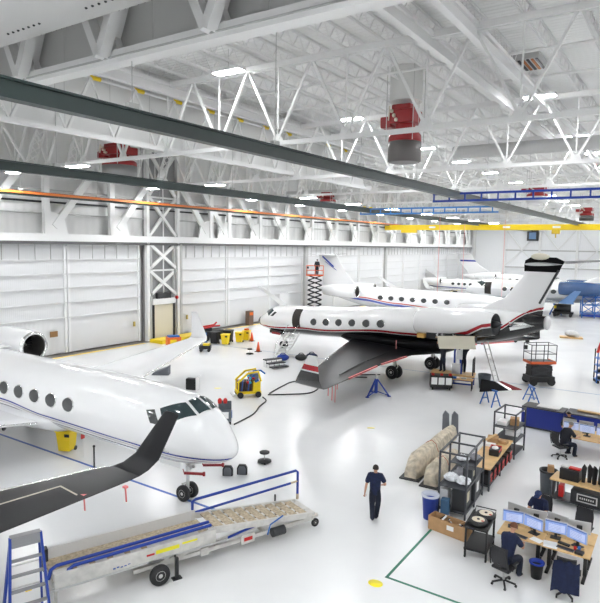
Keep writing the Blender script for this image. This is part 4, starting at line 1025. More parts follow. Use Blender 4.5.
# undercarriage
m = MB(); m.bar((-1.6, -.5, .36), (3.9, -.42, .30), .08, .1); m.bar((-1.6, .4, .36), (3.9, .4, .30), .08, .1); m.bar((-.9, -.5, .40), (2.6, -.45, .62), .07); m.bar((-1.04, -.8, .24), (-1.04, .8, .24), .07); m.bar((-1.04, -.5, .26), (-.7, -.5, .5), .07); m.bar((.7, -.5, .36), (.7, .4, .36), .08); m.bar((2.2, -.5, .34), (2.2, .4, .34), .08); m.bar((-1.04, .45, .26), (-1.04, .45, .7), .07)
m.box((.3, -.5, .36), (.22, .14, .2)); m.build('chassis', OFFW, ld)
for y in (-.82, .82):
    w_ = wheel('road_wheel', ld, (-1.04, y, .26), .26, .17)
    w_.location = (0, 0, 0)
m = MB(); m.box2((-.62, -.82, .02), (-.54, -.74, .56)); m.box((-.58, -.78, .015), (.24, .16, .03)); m.tube([(-.58, -.78, .5), (-.58, -.66, .56)], .03); m.build('jack_leg', DARK, ld)
m = MB(); m.tube([(2.35, -.62, .34), (2.75, -.62, .34)], .13, 16); m.build('pump_motor', DARK, ld)
m = MB(); m.tube([(2.2, -.62, .32), (2.3, -.6, .58), (2.75, -.56, .72)], .022, 6); m.build('pump_hose', BLUE2, ld)
m = MB(); m.box((1.6, -.56, .36), (.42, .04, .26), 0, 0); m.box((1.6, -.585, .36), (.26, .012, .1), 0, 1); m.build('hydraulic_box', [OFFW, RED], ld)
m = MB(); m.tube([(1.0, -.5, .52), (1.9, -.48, .62)], .035, 8); m.build('hydraulic_ram', BLUE, ld)
wheel('caster', ld, (4.0, -.42, .13), .13, .07, 16)
wheel('caster', ld, (4.0, .42, .13), .13, .07, 16)
m = MB(); m.box((3.2, .6, .66), (.04, .04, .3)); m.build('stop_pin', DARK, ld)
m = MB(); m.bar((-3.4, -.3, .5), (-3.4, .5, .5), .08, .12); m.tube([(-3.35, -.2, .0), (-3.35, -.2, .5)], .035); m.tube([(-3.35, .4, .0), (-3.35, .4, .5)], .035); m.build('rear_prop', OFFW, ld)

# ------------------------------------------------------------------ step ladder at the corner
la = thing('step_ladder', 'blue and silver step ladder standing at the bottom left corner', 'ladder', (-11.02, 6.49, 0), rad(68))
for q in (-1, 1):
    m = MB(); m.bar((q*.29, 0, 2.45), (q*.42, -.42, 0), .05, .10); m.build('front_rail', BLUE, la)
    m = MB(); m.bar((q*.27, .06, 2.4), (q*.42, .75, 0), .045, .07); m.build('rear_rail', BLUE, la)
for k in range(7):
    t = k/7.6; z = 2.28-2.28*t; m = MB(); m.box((0, -.02-.42*t, z), (.56+.24*t, .10, .03)); m.build('tread', mat('dull_tread', (.26, .26, .27), .5, .3), la)
m = MB(); m.box((0, .03, 2.44), (.58, .16, .04)); m.box((0, -.05, 2.34), (.54, .03, .2)); m.build('top_cap', mat('dull_tread', (.26, .26, .27), .5, .3), la)
for z in (.5, 1.1, 1.7): m = MB(); m.bar((-.4+.05*z, .75-.28*z, z), (.4-.05*z, .75-.28*z, z), .03); m.build('rear_brace', ALU, la)
m = MB(); m.box((0, -.19, 1.35), (.12, .012, .06)); m.build('warning_label', YEL, la)

# ------------------------------------------------------------------ office furniture
TOPZ = .74
def desk(loc, rz, lab, w=1.15, d=.75, grp=None):
    t = thing('desk', lab, 'desk', loc, rz, grp)
    m = MB(); m.box((0, 0, TOPZ-.015), (w, d, .03)); m.build('desktop', WOOD, t, bevel=.006)
    for q in (-1, 1):
        m = MB(); m.box((q*(w/2-.14), 0, .40), (.09, .09, .64)); m.box((q*(w/2-.14), 0, .03), (.08, d*.92, .05)); m.box((q*(w/2-.14), 0, TOPZ-.05), (.07, d*.8, .04)); m.build('leg', BLACK, t)
    m = MB(); m.box((0, 0, TOPZ-.09), (w-.3, .08, .05)); m.build('crossbar', BLACK, t)
    return t
DR = rad(0)
desk((-3.33, 16.15, 0), DR, 'birch desk with black legs where the reddish-haired man is working')
desk((-2.17, 16.12, 0), DR, 'birch desk with black legs behind the chair draped in a dark jacket')
desk((-3.33, 16.95, 0), DR, 'birch desk in front of the man in the cap')
desk((-2.17, 16.92, 0), DR, 'birch desk with two monitor backs and an empty black chair behind')
SCR = mat('lit_screen', (.20, .29, .58), .3, emit=.22); SCR2 = mat('lit_screen_light', (.40, .46, .66), .3, emit=.22)
def monitor(loc, rz, lab, w=.56, h=.34, scr=None, z=TOPZ, grp=None):
    t = thing('monitor', lab, 'monitor', (loc[0], loc[1], z), rz, grp)
    m = MB(); m.box((0, .0, .33), (w, .035, h)); m.build('case', mat('silver_monitor_back', (.50, .50, .50), .4, .3), t, bevel=.008)
    m = MB(); m.box((0, -.020, .33), (w-.03, .006, h-.03), 0, 0)
    m.box((0, -.0235, .33+h*.40), (w-.04, .002, h*.10), 0, 2); m.box((.02, -.0235, .33-.02), (w*.72, .002, h*.58), 0, 1)
    for k in range(5): m.box((-.02, -.025, .33+.07-k*.04), (w*.55, .001, .006), 0, 2)
    m.build('screen', [scr or SCR, SCR2, mat('screen_band', (.08, .14, .36), .3, emit=.15)], t)
    m = MB(); m.box((0, .06, .2), (.07, .03, .38)); m.box((0, .05, .008), (.26, .2, .016)); m.box((0, .035, .33), (.14, .05, .12)); m.build('stand', DARK, t)
    return t
mon = [((-3.62, 16.33), 12, 'left screen facing the seated man with reddish hair'), ((-3.07, 16.28), -18, 'right angled screen facing the seated man with reddish hair'),
       ((-2.52, 16.36), 4, 'left lit screen above the jacket-draped chair'), ((-1.98, 16.22), -22, 'right angled lit screen above the jacket-draped chair')]
for p, a, l in mon: monitor(p, rad(a), 'monitor with bluish window on it, ' + l, grp='near lit monitors')
for p, a, l in (((-3.62, 16.78), 168, 'far left of the near desk group'), ((-3.10, 16.74), 188, 'in front of the man in the cap'), ((-2.55, 16.8), 168, 'left of the empty chair'), ((-2.0, 16.72), 190, 'in front of the empty chair')):
    monitor(p, rad(a), 'silver back of a monitor, ' + l, grp='near monitor backs')
def keyboard(loc, rz, lab, z=TOPZ):
    m = MB(); m.box((0, 0, .012), (.42, .14, .02), 0, 0)
    for i in range(4): m.box((0, -.045+i*.03, .024), (.39, .02, .006), 0, 1)
    return tag(m.build('keyboard', [mat('grey_keyboard', (.13, .14, .17), .5), DARK], loc=(loc[0], loc[1], z), rz=rz), lab, 'keyboard')
keyboard((-3.35, 15.93), rad(-12), 'grey keyboard under the hands of the reddish-haired man'); keyboard((-2.2, 15.93), rad(-8), 'blue-grey keyboard lying before the angled right screen')
def flat(name, loc, rz, size, mt, lab, cat, z=TOPZ):
    m = MB(); m.box((0, 0, size[2]/2), size); return tag(m.build(name, mt, loc=(loc[0], loc[1], z), rz=rz, bevel=min(.01, size[2]*.3)), lab, cat)
flat('paper_sheet', (-2.92, 15.98), rad(-20), (.30, .22, .006), CYANW, 'white paper sheet right of the reddish-haired man on the desk', 'paper')
flat('paper_sheet', (-2.58, 16.02), rad(8), (.34, .22, .006), CYANW, 'white paper sheet under the third lit screen', 'paper')
flat('paper_sheet', (-2.55, 15.86), rad(3), (.34, .2, .006), CYANW, 'white paper sheet at the front edge left of the keyboard', 'paper')
flat('desk_phone', (-1.86, 15.88), rad(-8), (.2, .19, .06), BLACK, 'black desk phone at the front right desk corner', 'phone')
flat('pen_tray', (-2.27, 16.14), rad(-12), (.3, .1, .05), DARK, 'dark tray of pens and red caps between screens and keyboard', 'tray')
for i, (c, l) in enumerate(((RED, 'red'), (BLUE2, 'blue'), (mat('tan_cup', (.5, .34, .16), .6), 'tan'))):
    m = MB(); m.lathe([(.035, 0), (.04, .1), (.034, .1), (.03, .02)], n=14); tag(m.build('desk_cup', c, loc=(-1.98+.09*i, 16.0+.05*(i % 2), TOPZ)), '%s cup among the clutter on the right near desk' % l, 'cup')
def office_chair(loc, rz, lab, back=True, mesh=None):
    t = thing('office_chair', lab, 'chair', loc, rz)
    m = MB(); m.box((0, 0, .47), (.48, .46, .07)); m.build('seat', BLACK, t, bevel=.03)
    m = MB(); n = 6; vs = []
    for i in range(n+1):
        for k in range(5): vs.append(((k-2)*.11, -.23-.05*math.sin(PI*i/n)-(i/n)*.07+.03*((k-2)/2)**2, .58+i*.085))
    fs = [(i*5+k, i*5+k+1, (i+1)*5+k+1, (i+1)*5+k) for i in range(n) for k in range(4)]
    m.add(vs, fs, 0, True); m.add([(v[0], v[1]-.025, v[2]) for v in vs], [f[::-1] for f in fs], 0, True)
    m.build('backrest', mesh or mat('black_mesh_fabric', (.03, .03, .033), .8), t)
    m = MB(); e = [(-.23, -.26, .56), (-.23, -.33, .85), (-.2, -.37, 1.09), (.2, -.37, 1.09), (.23, -.33, .85), (.23, -.26, .56)]; m.tube(e, .018, 6); m.bar((0, -.1, .46), (0, -.3, .66), .06, .03); m.build('back_frame', BLACK, t)
    for q in (-1, 1):
        m = MB(); m.tube([(q*.25, -.05, .46), (q*.29, -.04, .62)], .018); m.box((q*.29, .0, .65), (.07, .26, .03)); m.build('armrest', BLACK, t)
    m = MB(); m.cyl((0, 0, .10), (0, 0, .44), .028); m.build('gas_post', STEEL, t)
    m = MB()
    for k in range(5): a = 2*PI*k/5+.3; m.bar((0, 0, .12), (.3*math.cos(a), .3*math.sin(a), .08), .045, .03)
    m.build('star_base', BLACK, t)
    for k in range(5): a = 2*PI*k/5+.3; m = MB(); m.cyl((.3*math.cos(a)-.02, .3*math.sin(a), .035), (.3*math.cos(a)+.02, .3*math.sin(a), .035), .035, 10); m.build('caster', BLACK, t)
    return t
office_chair((-3.40, 14.64, 0), rad(-14), 'black mesh office chair under the reddish-haired man, footring stool type')
m = MB(); m.tube([(.22*math.cos(2*PI*k/20), .22*math.sin(2*PI*k/20), 0) for k in range(20)], .012, 6, closed=True)
jc2 = office_chair((-2.02, 15.05, 0), rad(6), 'black office chair draped with a dark navy jacket at the right near desk')
office_chair((-3.22, 18.0, 0), rad(175), 'black office chair behind the man in the cap')
office_chair((-2.1, 17.75, 0), rad(170), 'empty black framed office chair behind the near monitor backs')
office_chair((-3.9, 25.2, 0), rad(-40), 'black office chair under the grey-haired man at the rear desk')
jk = MB(); n = 9; vs = []
for i in range(n):
    for k in range(9):
        x = -.36+k*.09; z = 1.12-.85*i/(n-1)-.03*math.cos(k*1.9); vs.append((x*(1+.12*i/n), -.40-.10*math.sin(k*1.3+i*.3)*.35-.08*i/n, z))
fs = [(i*9+k, i*9+k+1, (i+1)*9+k+1, (i+1)*9+k) for i in range(n-1) for k in range(8)]
jk.add(vs, fs, 0, True); jk.add([(v[0], v[1]+.05, v[2]) for v in vs], [f[::-1] for f in fs], 0, True)
bd = [k for k in range(9)]; jk.v = [(v[0]*.8, v[1], .30+(v[2]-.27)*.86) for v in jk.v]
tag(jk.build('jacket', NAVY, loc=(-2.02, 15.05, 0), rz=rad(6)), 'dark navy jacket hanging over the chair back at the right near desk', 'jacket')
def bin_(name, loc, r0, r1, h, mt, lab, liner=None, n=24, rz=0):
    t = thing(name, lab, 'bin', loc, rz)
    m = MB(); m.lathe([(r0, 0), (r1, h*.94), (r1+.015, h*.95), (r1+.015, h), (r1-.015, h), (r0-.02, .03), (.001, .03)], n=n); m.build('shell', mt, t)
    if liner:
        m = MB(); m.lathe([(r1+.02, h*.93), (r1+.024, h+.006), (r1-.02, h+.008), (r1-.03, h*.8)], n=n, caps=False); m.build('bag_rim', liner, t)
    return t
BINB = mat('blue_bin_plastic', (.008, .04, .36), .4)
bin_('waste_bin', (-6.28, 17.0, 0), .20, .26, .78, BINB, 'tall royal blue waste bin beside the near shelf rack', mat('clear_bag', (.55, .58, .68), .3))
bin_('waste_bin', (-3.62, 21.3, 0), .24, .29, .80, mat('slate_bin', (.11, .13, .15), .5), 'dark grey waste bin beside the cluttered workbench', BLACK)
bin_('waste_bin', (-2.78, 15.45, 0), .13, .17, .42, BLACK, 'small black waste basket under the near desks', BINB)
bin_('waste_bin', (-9.9, 35.2, 0), .30, .38, .85, mat('slate_bin', (.11, .13, .15), .5), 'dark grey bin beside the engine work stand', None)
flat('paper_bag', (-3.55, 21.25), .3, (.2, .18, .26), CARD, 'crumpled brown paper bag on top of the dark grey bin', 'bag', .74)

# rear desk row
def longdesk(loc, rz, w, d, lab):
    return desk(loc, rz, lab, w, d)
longdesk((-2.95, 26.15, 0), rad(-4), 1.9, .8, 'birch desk at the rear where the grey-haired man sits')
longdesk((-3.0, 26.98, 0), rad(-4), 1.9, .8, 'birch desk at the rear backing onto the blue counter')
for p, a, l in (((-3.72, 26.4), 8, 'leftmost of the rear row'), ((-3.1, 26.35), -4, 'second of the rear row'), ((-2.45, 26.3), 2, 'rightmost of the rear row at the frame edge')):
    monitor(p, rad(a), 'bright pale screen on the rear desk, ' + l, w=.6, scr=SCR2, grp='rear lit monitors')
for p, a, l in (((-3.85, 26.85), 172, 'leftmost of the rear row'), ((-3.2, 26.85), 184, 'second of the rear row'), ((-2.5, 26.8), 178, 'at the right frame edge')):
    monitor(p, rad(a), 'silver monitor back on the rear desk, ' + l, grp='rear monitor backs')

# ------------------------------------------------------------------ blue counter (barrier wall of cabinets)
BLC = mat('deep_blue_cabinet', (.005, .022, .24), .35)
for i, (x0_, x1_) in enumerate(((-6.2, -4.35), (-4.30, -2.45), (-2.4, -.6))):
    t = thing('blue_cabinet', ['deep blue counter cabinet, the left one with black top', 'deep blue counter cabinet behind the rear monitors', 'deep blue counter cabinet at the right frame edge'][i], 'cabinet', ((x0_+x1_)/2, 29.0, 0), rad(-3.5), 'deep blue counter cabinets')
    w_ = x1_-x0_
    m = MB(); m.box((0, 0, .52), (w_, .9, .88)); m.build('body', BLC, t)
    m = MB(); m.box((0, -.02, .04), (w_, .86, .08)); m.build('plinth', DARK, t)
    m = MB(); m.box((0, .05, .985), (w_+.0, .98, .05)); m.build('top', mat('dark_counter', (.03, .03, .032), .4), t)
    m = MB(); m.lathe([(.07, 0), (.07, .012), (.001, .014)], (-w_/2+.15, -.46, .8), 'Y', 14); m.build('badge', CYANW, t)
flat('plank', (-2.7, 29.2), rad(-3.5), (2.4, .25, .05), mat('raw_plank', (.55, .35, .15), .6), 'long raw wooden plank lying on the blue counter', 'plank', 1.02)
flat('sheet_metal', (-5.1, 29.1), rad(-3.5), (1.0, .6, .03), ALU, 'pale sheet of metal lying on the left blue counter', 'sheet', 1.02)

# ------------------------------------------------------------------ shelf racks
SHM = mat('rack_dark_steel', (.07, .075, .085), .45, .4)
def rack(loc, rz, w, d, h, lv, lab):
    t = thing('shelf_rack', lab, 'shelf rack', loc, rz)
    for x in (-w/2, w/2):
        for y in ([-d/2, 0, d/2] if d > 2 else [-d/2, d/2]):
            m = MB(); m.box((x, y, h/2), (.055, .055, h)); m.build('post', SHM, t)
    m = MB()
    for z in [h-.03]:
        for x in (-w/2, w/2): m.bar((x, -d/2, z), (x, d/2, z), .05)
        for y in ([-d/2, 0, d/2] if d > 2 else [-d/2, d/2]): m.bar((-w/2, y, z), (w/2, y, z), .05)
    m.build('top_frame', SHM, t)
    for z in lv:
        m = MB(); m.box((0, 0, z), (w, d, .025)); 
        for x in (-w/2, w/2): m.bar((x, -d/2, z), (x, d/2, z), .04, .07)
        m.build('shelf', SHM, t)
    return t
rack((-5.80, 18.55, 0), rad(3), .85, 2.2, 2.08, (.18, .95), 'near dark steel shelf rack holding clear plastic bags')
m = MB(); m.box((0, .55, 1.35), (.85, 1.08, .025)); m.build('shelf', SHM, [o for o in COL.objects if o.name.startswith('shelf_rack')][0])
rack((-5.78, 24.55, 0), rad(-3), .85, 1.35, 1.85, (.18, .7, 1.2), 'far dark steel shelf rack with cartons beyond the wooden bench')
def bag(loc, s, lab, mt=PLASTIC, cat='bag', name='plastic_bag', seed=0):
    rnd = random.Random(seed); m = MB(); m.ball((0, 0, s[2]/2), (s[0]/2, s[1]/2, s[2]/2), n=14, m=9)
    m.v = [(v[0]*(1+rnd.uniform(-.22, .22)), v[1]*(1+rnd.uniform(-.22, .22)), max(0, v[2]*(1+rnd.uniform(-.2, .2)))) for v in m.v]
    m.smooth = [False]*len(m.f)
    return tag(m.build(name, mt, loc=loc, rz=rnd.uniform(0, 3)), lab, cat)
bag((-5.95, 17.95, .97), (.5, .45, .25), 'crumpled clear plastic bag at the near left end of the middle shelf', seed=1)
bag((-5.55, 17.9, .97), (.45, .45, .22), 'crumpled clear plastic bag at the near right end of the middle shelf', seed=2)
bag((-5.8, 18.5, .97), (.5, .4, .28), 'dull grey plastic bag at the centre of the middle shelf', mat('grey_plastic', (.25, .25, .28), .5), seed=3)
bag((-5.9, 18.9, 1.37), (.4, .4, .2), 'clear plastic bag on the upper shelf of the near rack', seed=4)
bag((-5.6, 19.2, 1.37), (.35, .4, .2), 'grey plastic bag on the upper shelf, far end of the near rack', mat('grey_plastic', (.25, .25, .28), .5), seed=5)
def crate(name, loc, rz, s, mt, lab, cat='box', tagc=None):
    t = thing(name, lab, cat, loc, rz); m = MB(); m.box((0, 0, s[2]/2), s); m.build('body', mt, t, bevel=.012)
    if tagc: m = MB(); m.box((s[0]/2+.004, 0, s[2]*.55), (.006, s[1]*.35, s[2]*.45)); m.build('label_sheet', tagc, t)
    return t
TOTE = mat('black_tote', (.03, .033, .037), .5)
crate('tote_box', (-5.6, 17.95, .195), rad(3), (.42, .75, .7), TOTE, 'black tote with yellowish sheet on the bottom shelf, near end', 'tote', mat('yellowed_paper', (.62, .58, .42), .7))
crate('tote_box', (-5.6, 18.95, .195), rad(3), (.42, .75, .7), TOTE, 'black tote with white sheet on the bottom shelf, far end', 'tote', CYANW)
crate('tote_box', (-5.55, 18.5, .97), rad(3), (.3, .5, .38), TOTE, 'black tote with yellowish sheet on the middle shelf', 'tote', mat('yellowed_paper', (.62, .58, .42), .7))
crate('wrapped_carton', (-6.08, 17.75, .195), rad(3), (.3, .35, .6), mat('white_wrap', (.62, .62, .63), .5), 'white wrapped carton on the bottom shelf, left side', 'carton')
crate('parts_carton', (-5.9, 17.3, .02), rad(10), (.25, .25, .6), mat('blue_print_carton', (.05, .13, .24), .5), 'dark blue printed carton standing in front of the near rack', 'carton')
crate('carton', (-5.6, 24.6, 1.22), .2, (.35, .4, .28), CARD, 'brown carton on the upper shelf of the far rack', 'carton')
crate('carton', (-6.0, 24.4, 1.22), 0, (.4, .5, .16), CYANW, 'white carton on the upper shelf of the far rack', 'carton')
crate('carton', (-5.7, 24.8, .72), 0, (.5, .5, .2), CYANW, 'white carton on the middle shelf of the far rack', 'carton')
bt = thing('long_carton', 'long open brown cardboard box on the floor at the near rack', 'box', (-5.42, 16.42, 0), rad(-9))
m = MB()
for q in (-1, 1): m.box((0, q*.19, .21), (1.25, .02, .42)); m.box((q*.62, 0, .21), (.02, .38, .42))
m.box((0, 0, .01), (1.25, .38, .02)); m.build('walls', CARD, bt)
m = MB(); m.box((.1, -.202, .25), (.22, .004, .14)); m.build('label_sheet', CYANW, bt)
rnd = random.Random(5)
m = MB()
for k in range(9): m.bar((-.5+.11*k, rnd.uniform(-.12, .12), .28), (-.45+.11*k+rnd.uniform(-.1, .2), rnd.uniform(-.12, .12), .44), .05, .03, mi=k % 3)
m.build('scrap', [CARD, DARK, PLASTIC], bt)

# wooden bench with red tool cases
be = thing('workbench', 'long birch-topped workbench between the two shelf racks', 'workbench', (-5.75, 21.75, 0), rad(2))
m = MB(); m.box((0, 0, .84), (.85, 3.6, .05)); m.build('bench_top', WOOD, be, bevel=.008)
for x in (-.36, .36):
    for y in (-1.65, 0, 1.65): m = MB(); m.box((x, y, .41), (.06, .06, .82)); m.build('leg', SHM, be)
m = MB(); m.box((0, 0, .2), (.8, 3.5, .03)); m.build('lower_shelf', SHM, be)
for k in range(6):
    y = 20.3+k*.55; t = thing('tool_case', 'black and red tool case under the bench, %s from the near end' % ['first', 'second', 'third', 'fourth', 'fifth', 'sixth'][k], 'tool case', (-5.50, y, .217), rad(2+k*3 % 7), 'tool cases under the bench')
    m = MB(); m.box((0, 0, .2), (.34, .42, .4)); m.build('body', BLACK, t, bevel=.02)
    m = MB(); m.box((.172, 0, .3), (.02, .36, .1)); m.box((.172, .12, .12), (.02, .1, .16)); m.box((.172, -.12, .12), (.02, .1, .16)); m.build('panel', RED, t)
t = thing('tool_bag', 'open red and black tool bag on top of the wooden bench', 'tool bag', (-5.55, 21.55, .865), rad(5))
m = MB(); m.box((0, 0, .12), (.36, .5, .24)); m.build('body', BLACK, t, bevel=.03)
m = MB(); m.box((0, .26, .16), (.38, .03, .22)); m.box((.185, 0, .2), (.02, .5, .05)); m.box((-.185, .1, .2), (.02, .3, .1)); m.build('trim', RED, t)
m = MB(); m.ball((0, 0, .25), (.12, .16, .07), n=10, m=6); m.build('contents', CYANW, t)
crate('carton', (-6.0, 22.9, .865), .2, (.4, .45, .22), CARD, 'brown carton at the far end of the bench, left', 'carton')
crate('carton', (-5.62, 23.0, .865), -.1, (.3, .3, .12), CARD, 'flat brown carton at the far end of the bench, right', 'carton')
crate('carton', (-5.95, 22.4, .865), .1, (.35, .25, .1), CYANW, 'white flat carton lying on the bench near the brown cartons', 'carton')
flat('plank', (-6.05, 22.6), rad(80), (1.2, .12, .03), mat('raw_plank', (.55, .35, .15), .6), 'short raw plank poking out over the cartons on the bench', 'plank', 1.1)

# canvas covered long pieces
def canvas(p, q, w, h, lab, seed):
    rnd = random.Random(seed); p, q = Vector((*p, 0)), Vector((*q, 0)); d = (q-p); L = d.length; d.normalize(); s = Vector((-d.y, d.x, 0))
    m = MB(); rings = []
    for i in range(13):
        t = i/12; k = .62+.38*min(1, t/.14) if t < .14 else 1-.36*(t-.14)
        c = p+d*L*t; rings.append([c+s*(x*w/2*k*(1+rnd.uniform(-.06, .06)))+Vector((0, 0, .03+z*h*k*(1+rnd.uniform(-.08, .08)))) for x, z in ((-1, 0), (-1.0, .45), (-.72, .85), (-.2, 1), (.3, .97), (.8, .75), (1, .4), (1, 0))])
    m.loft(rings, 0); m.smooth = [False]*len(m.f); o = m.build('cover', TARP)
    t = thing('canvas_bundle', lab, 'covered bundle', (0, 0, 0)); o.parent = t
    m = MB(); a = rings[0]
    m.box(p+d*.3+Vector((0, 0, .02)), (.9, w*1.0, .05), math.atan2(d.y, d.x)); m.build('skid', DARK, t)
    m = MB(); r = rings[5]; m.tube([v+Vector((0, 0, .012)) for v in r[1:-1]], .014, 5); m.build('red_strap', mat('faded_strap', (.45, .12, .08), .7), t)
    return t
canvas((-8.0, 19.5), (-8.35, 24.9), .75, .84, 'long beige canvas bundle on the floor, the outer left one', 4)
canvas((-7.15, 19.25), (-7.3, 22.2), .72, .76, 'long beige canvas bundle on the floor beside the near shelf rack', 9)
for k, (x, y) in enumerate(((-8.75, 25.3), (-8.38, 25.45))):
    m = MB(); m.prism([(-.16, 0), (.16, 0), (.12, .95), (-.05, 1.1), (-.16, .9)], -.09, .09, T=Matrix.Rotation(PI/2, 4, 'X').to_3x3().to_4x4()); tag(m.build('upright_pad', mat('slate_pad', (.16, .17, .19), .8), loc=(x, y, 0), rz=rad(25), bevel=.03), 'grey upright pad behind the canvas bundles, the %s one' % ['left', 'right'][k], 'pad')

# black service cart with two ringed discs
ct = thing('service_cart', 'black two-shelf service cart carrying two ringed wheel covers', 'cart', (-4.38, 15.85, 0), rad(4))
m = MB(); m.box((0, 0, .88), (.62, 1.1, .05)); m.box((-.30, 0, .93), (.03, 1.1, .07)); m.box((.30, 0, .93), (.03, 1.1, .07)); m.build('top_tray', BLACK, ct, bevel=.01)
m = MB(); m.box((0, 0, .28), (.62, 1.1, .06)); m.build('bottom_tray', BLACK, ct, bevel=.01)
for x in (-.28, .28):
    for y in (-.48, .48):
        m = MB(); m.box((x, y, .5), (.05, .05, .8)); m.build('leg', BLACK, ct)
        m = MB(); m.cyl((x-.02, y, .06), (x+.02, y, .06), .06, 12); m.build('caster', RUBBER, ct)
m = MB(); m.tube([(-.28, .55, .9), (-.28, .7, 1.0), (.28, .7, 1.0), (.28, .55, .9)], .018, 6); m.build('push_handle', BLACK, ct)
for k, (x, y, r) in enumerate(((-.0, -.22, .24), (.06, .30, .26))):
    t = thing('ring_cover', 'black round cover with cream ring on the service cart, %s one' % ['nearer', 'farther'][k], 'wheel cover', (-4.38+x, 15.85+y, .907), 0)
    m = MB(); m.lathe([(r, 0), (r*1.05, .05), (r*1.0, .12), (r*.7, .135)], n=28); m.build('rim', BLACK, t)
    m = MB(); m.lathe([(r*.72, .13), (r*.7, .145), (r*.25, .15), (r*.2, .14)], n=28); m.build('ring', mat('cream_ring', (.72, .64, .5), .5), t)
    m = MB(); m.lathe([(r*.2, .13), (r*.12, .16), (.001, .16)], n=14); m.build('hub', BLACK, t); m = MB(); m.box((r*.55, -r*.3, .15), (r*.25, r*.2, .01)); m.build('red_tab', RED, t)

# cluttered workbench at right
wb = thing('workbench', 'cluttered birch-topped workbench at the right edge beside the dark bin', 'workbench', (-2.45, 20.75, 0), rad(-6))
m = MB(); m.box((0, 0, .82), (1.9, .85, .05)); m.build('bench_top', WOOD, wb, bevel=.008)
for x in (-.88, .88):
    for y in (-.36, .36): m = MB(); m.box((x, y, .4), (.06, .06, .8)); m.build('leg', SHM, wb)
m = MB(); m.box((0, 0, .18), (1.8, .8, .03)); m.build('lower_shelf', SHM, wb)
crate('tool_chest', (-2.85, 20.75, .845), rad(-6), (.6, .4, .36), BLACK, 'black tool chest with red lid on the cluttered workbench', 'tool chest')
m = MB(); m.box((0, 0, .03), (.36, .2, .05)); tag(m.build('red_case', RED, loc=(-2.72, 20.75, 1.207), rz=rad(-6), bevel=.01), 'flat red case lying on the black tool chest', 'case')
m = MB(); m.box((0, 0, .03), (.24, .2, .06)); tag(m.build('silver_meter', ALU, loc=(-3.03, 20.78, 1.207), rz=rad(-6), bevel=.01), 'silver meter lying on the black tool chest', 'meter')
m = MB(); m.lathe([(.1, 0), (.11, .16), (.05, .2), (.001, .2)], n=16); tag(m.build('white_canister', CYANW, loc=(-3.12, 21.05, .847)), 'white canister behind the black tool chest', 'canister')
for k in range(4):
    m = MB(); m.prism([(-.05, 0), (.05, 0), (.09, .5), (.0, .62), (-.06, .5)], -.05, .05, T=Matrix.Rotation(PI/2, 4, 'X')); 
    tag(m.build('cordless_drill', BLACK, loc=(-2.45+.16*k, 20.7+.1*(k % 2), .847), rz=.4*k, bevel=.01), 'black upright power tool on the workbench, %s from the tool chest' % ['first', 'second', 'third', 'fourth'][k], 'tool')
crate('equipment_case', (-2.3, 20.65, .197), rad(-6), (.9, .5, .42), DARK, 'dark equipment case with pale framed panel under the workbench', 'case')
m = MB(); m.box((0, -.0, 0), (.62, .012, .26), 0, 0); m.box((0, -.008, 0), (.54, .01, .19), 0, 1)
for k in range(7): m.box((-.2+.065*k, -.014, .0), (.035, .006, .06), 0, 0)
tag(m.build('framed_plate', [mat('pale_lettering', (.55, .55, .53), .5), BLACK], loc=(-2.27, 20.36, .42), rz=rad(-6)), 'black plate with pale lettering and frame on the equipment case', 'plate')
crate('tool_chest', (-1.75, 20.75, .845), rad(-6), (.35, .45, .75), DARK, 'tall dark instrument cabinet on the workbench at the right frame edge', 'tool chest')
crate('red_canister_box', (-3.1, 20.8, .197), 0, (.16, .3, .4), RED, 'narrow red box under the workbench left end', 'box')
office_chair((-1.75, 21.9, 0), rad(60), 'black office chair beyond the cluttered workbench at the right edge')
# ------------------------------------------------------------------ things on the open floor
def cone(loc, lab):
    t = thing('traffic_cone', lab, 'traffic cone', loc, 0, 'orange traffic cones')
    m = MB(); m.box((0, 0, .02), (.42, .42, .04)); m.build('base', BLACK, t, bevel=.01)
    m = MB(); m.lathe([(.17, .04), (.10, .42), (.04, .78), (.001, .79)], n=20); m.build('body', mat('cone_orange', (.88, .11, .02), .5), t)
    return t
cone((-27.9, 36.1, 0), 'orange traffic cone on open floor left of the airstair'); cone((-31.4, 39.7, 0), 'small orange traffic cone beside the row of yellow bins')
def stool(loc, lab, h=.46):
    t = thing('rolling_stool', lab, 'stool', loc, .4, 'rolling mechanic stools')
    m = MB(); m.lathe([(.001, h-.07), (.19, h-.07), (.2, h-.02), (.16, h), (.001, h)], n=20); m.build('seat', BLACK, t)
    m = MB(); m.cyl((0, 0, .12), (0, 0, h-.06), .025); m.build('post', STEEL, t)
    m = MB(); m.lathe([(.26, .05), (.27, .10), (.08, .14), (.001, .14)], n=20); m.build('tool_tray', BLACK, t)
    for k in range(4): a = k*PI/2+.3; m = MB(); m.ball((.24*math.cos(a), .24*math.sin(a), .035), .035, n=8, m=6); m.build('caster', RUBBER, t)
stool((-13.28, 17.65, 0), 'black rolling stool on the floor beyond the mobile stair'); stool((-27.7, 34.8, 0), 'black rolling stool beside the orange cone near the black-bellied jet')
for (x, y), l in (((-13.6, 15.85), 'left'), ((-13.25, 16.25), 'right')):
    t = thing('wheel_chock', 'dark grey rounded chock standing in front of the nearest nose, %s of the pair' % l, 'chock', (x, y, 0), rad(30), 'pair of grey chocks')
    m = MB(); m.prism([(-.19, 0), (.19, 0), (.19, .26), (.12, .38), (-.12, .38), (-.19, .26)], -.07, .07, T=Matrix.Rotation(PI/2, 4, 'X')); m.build('shell', BLACK, t, bevel=.02)
    m = MB(); m.prism([(-.14, .03), (.14, .03), (.14, .24), (.09, .33), (-.09, .33), (-.14, .24)], .071, .09, T=Matrix.Rotation(PI/2, 4, 'X')); m.build('pad', mat('slate_pad', (.16, .17, .19), .8), t)
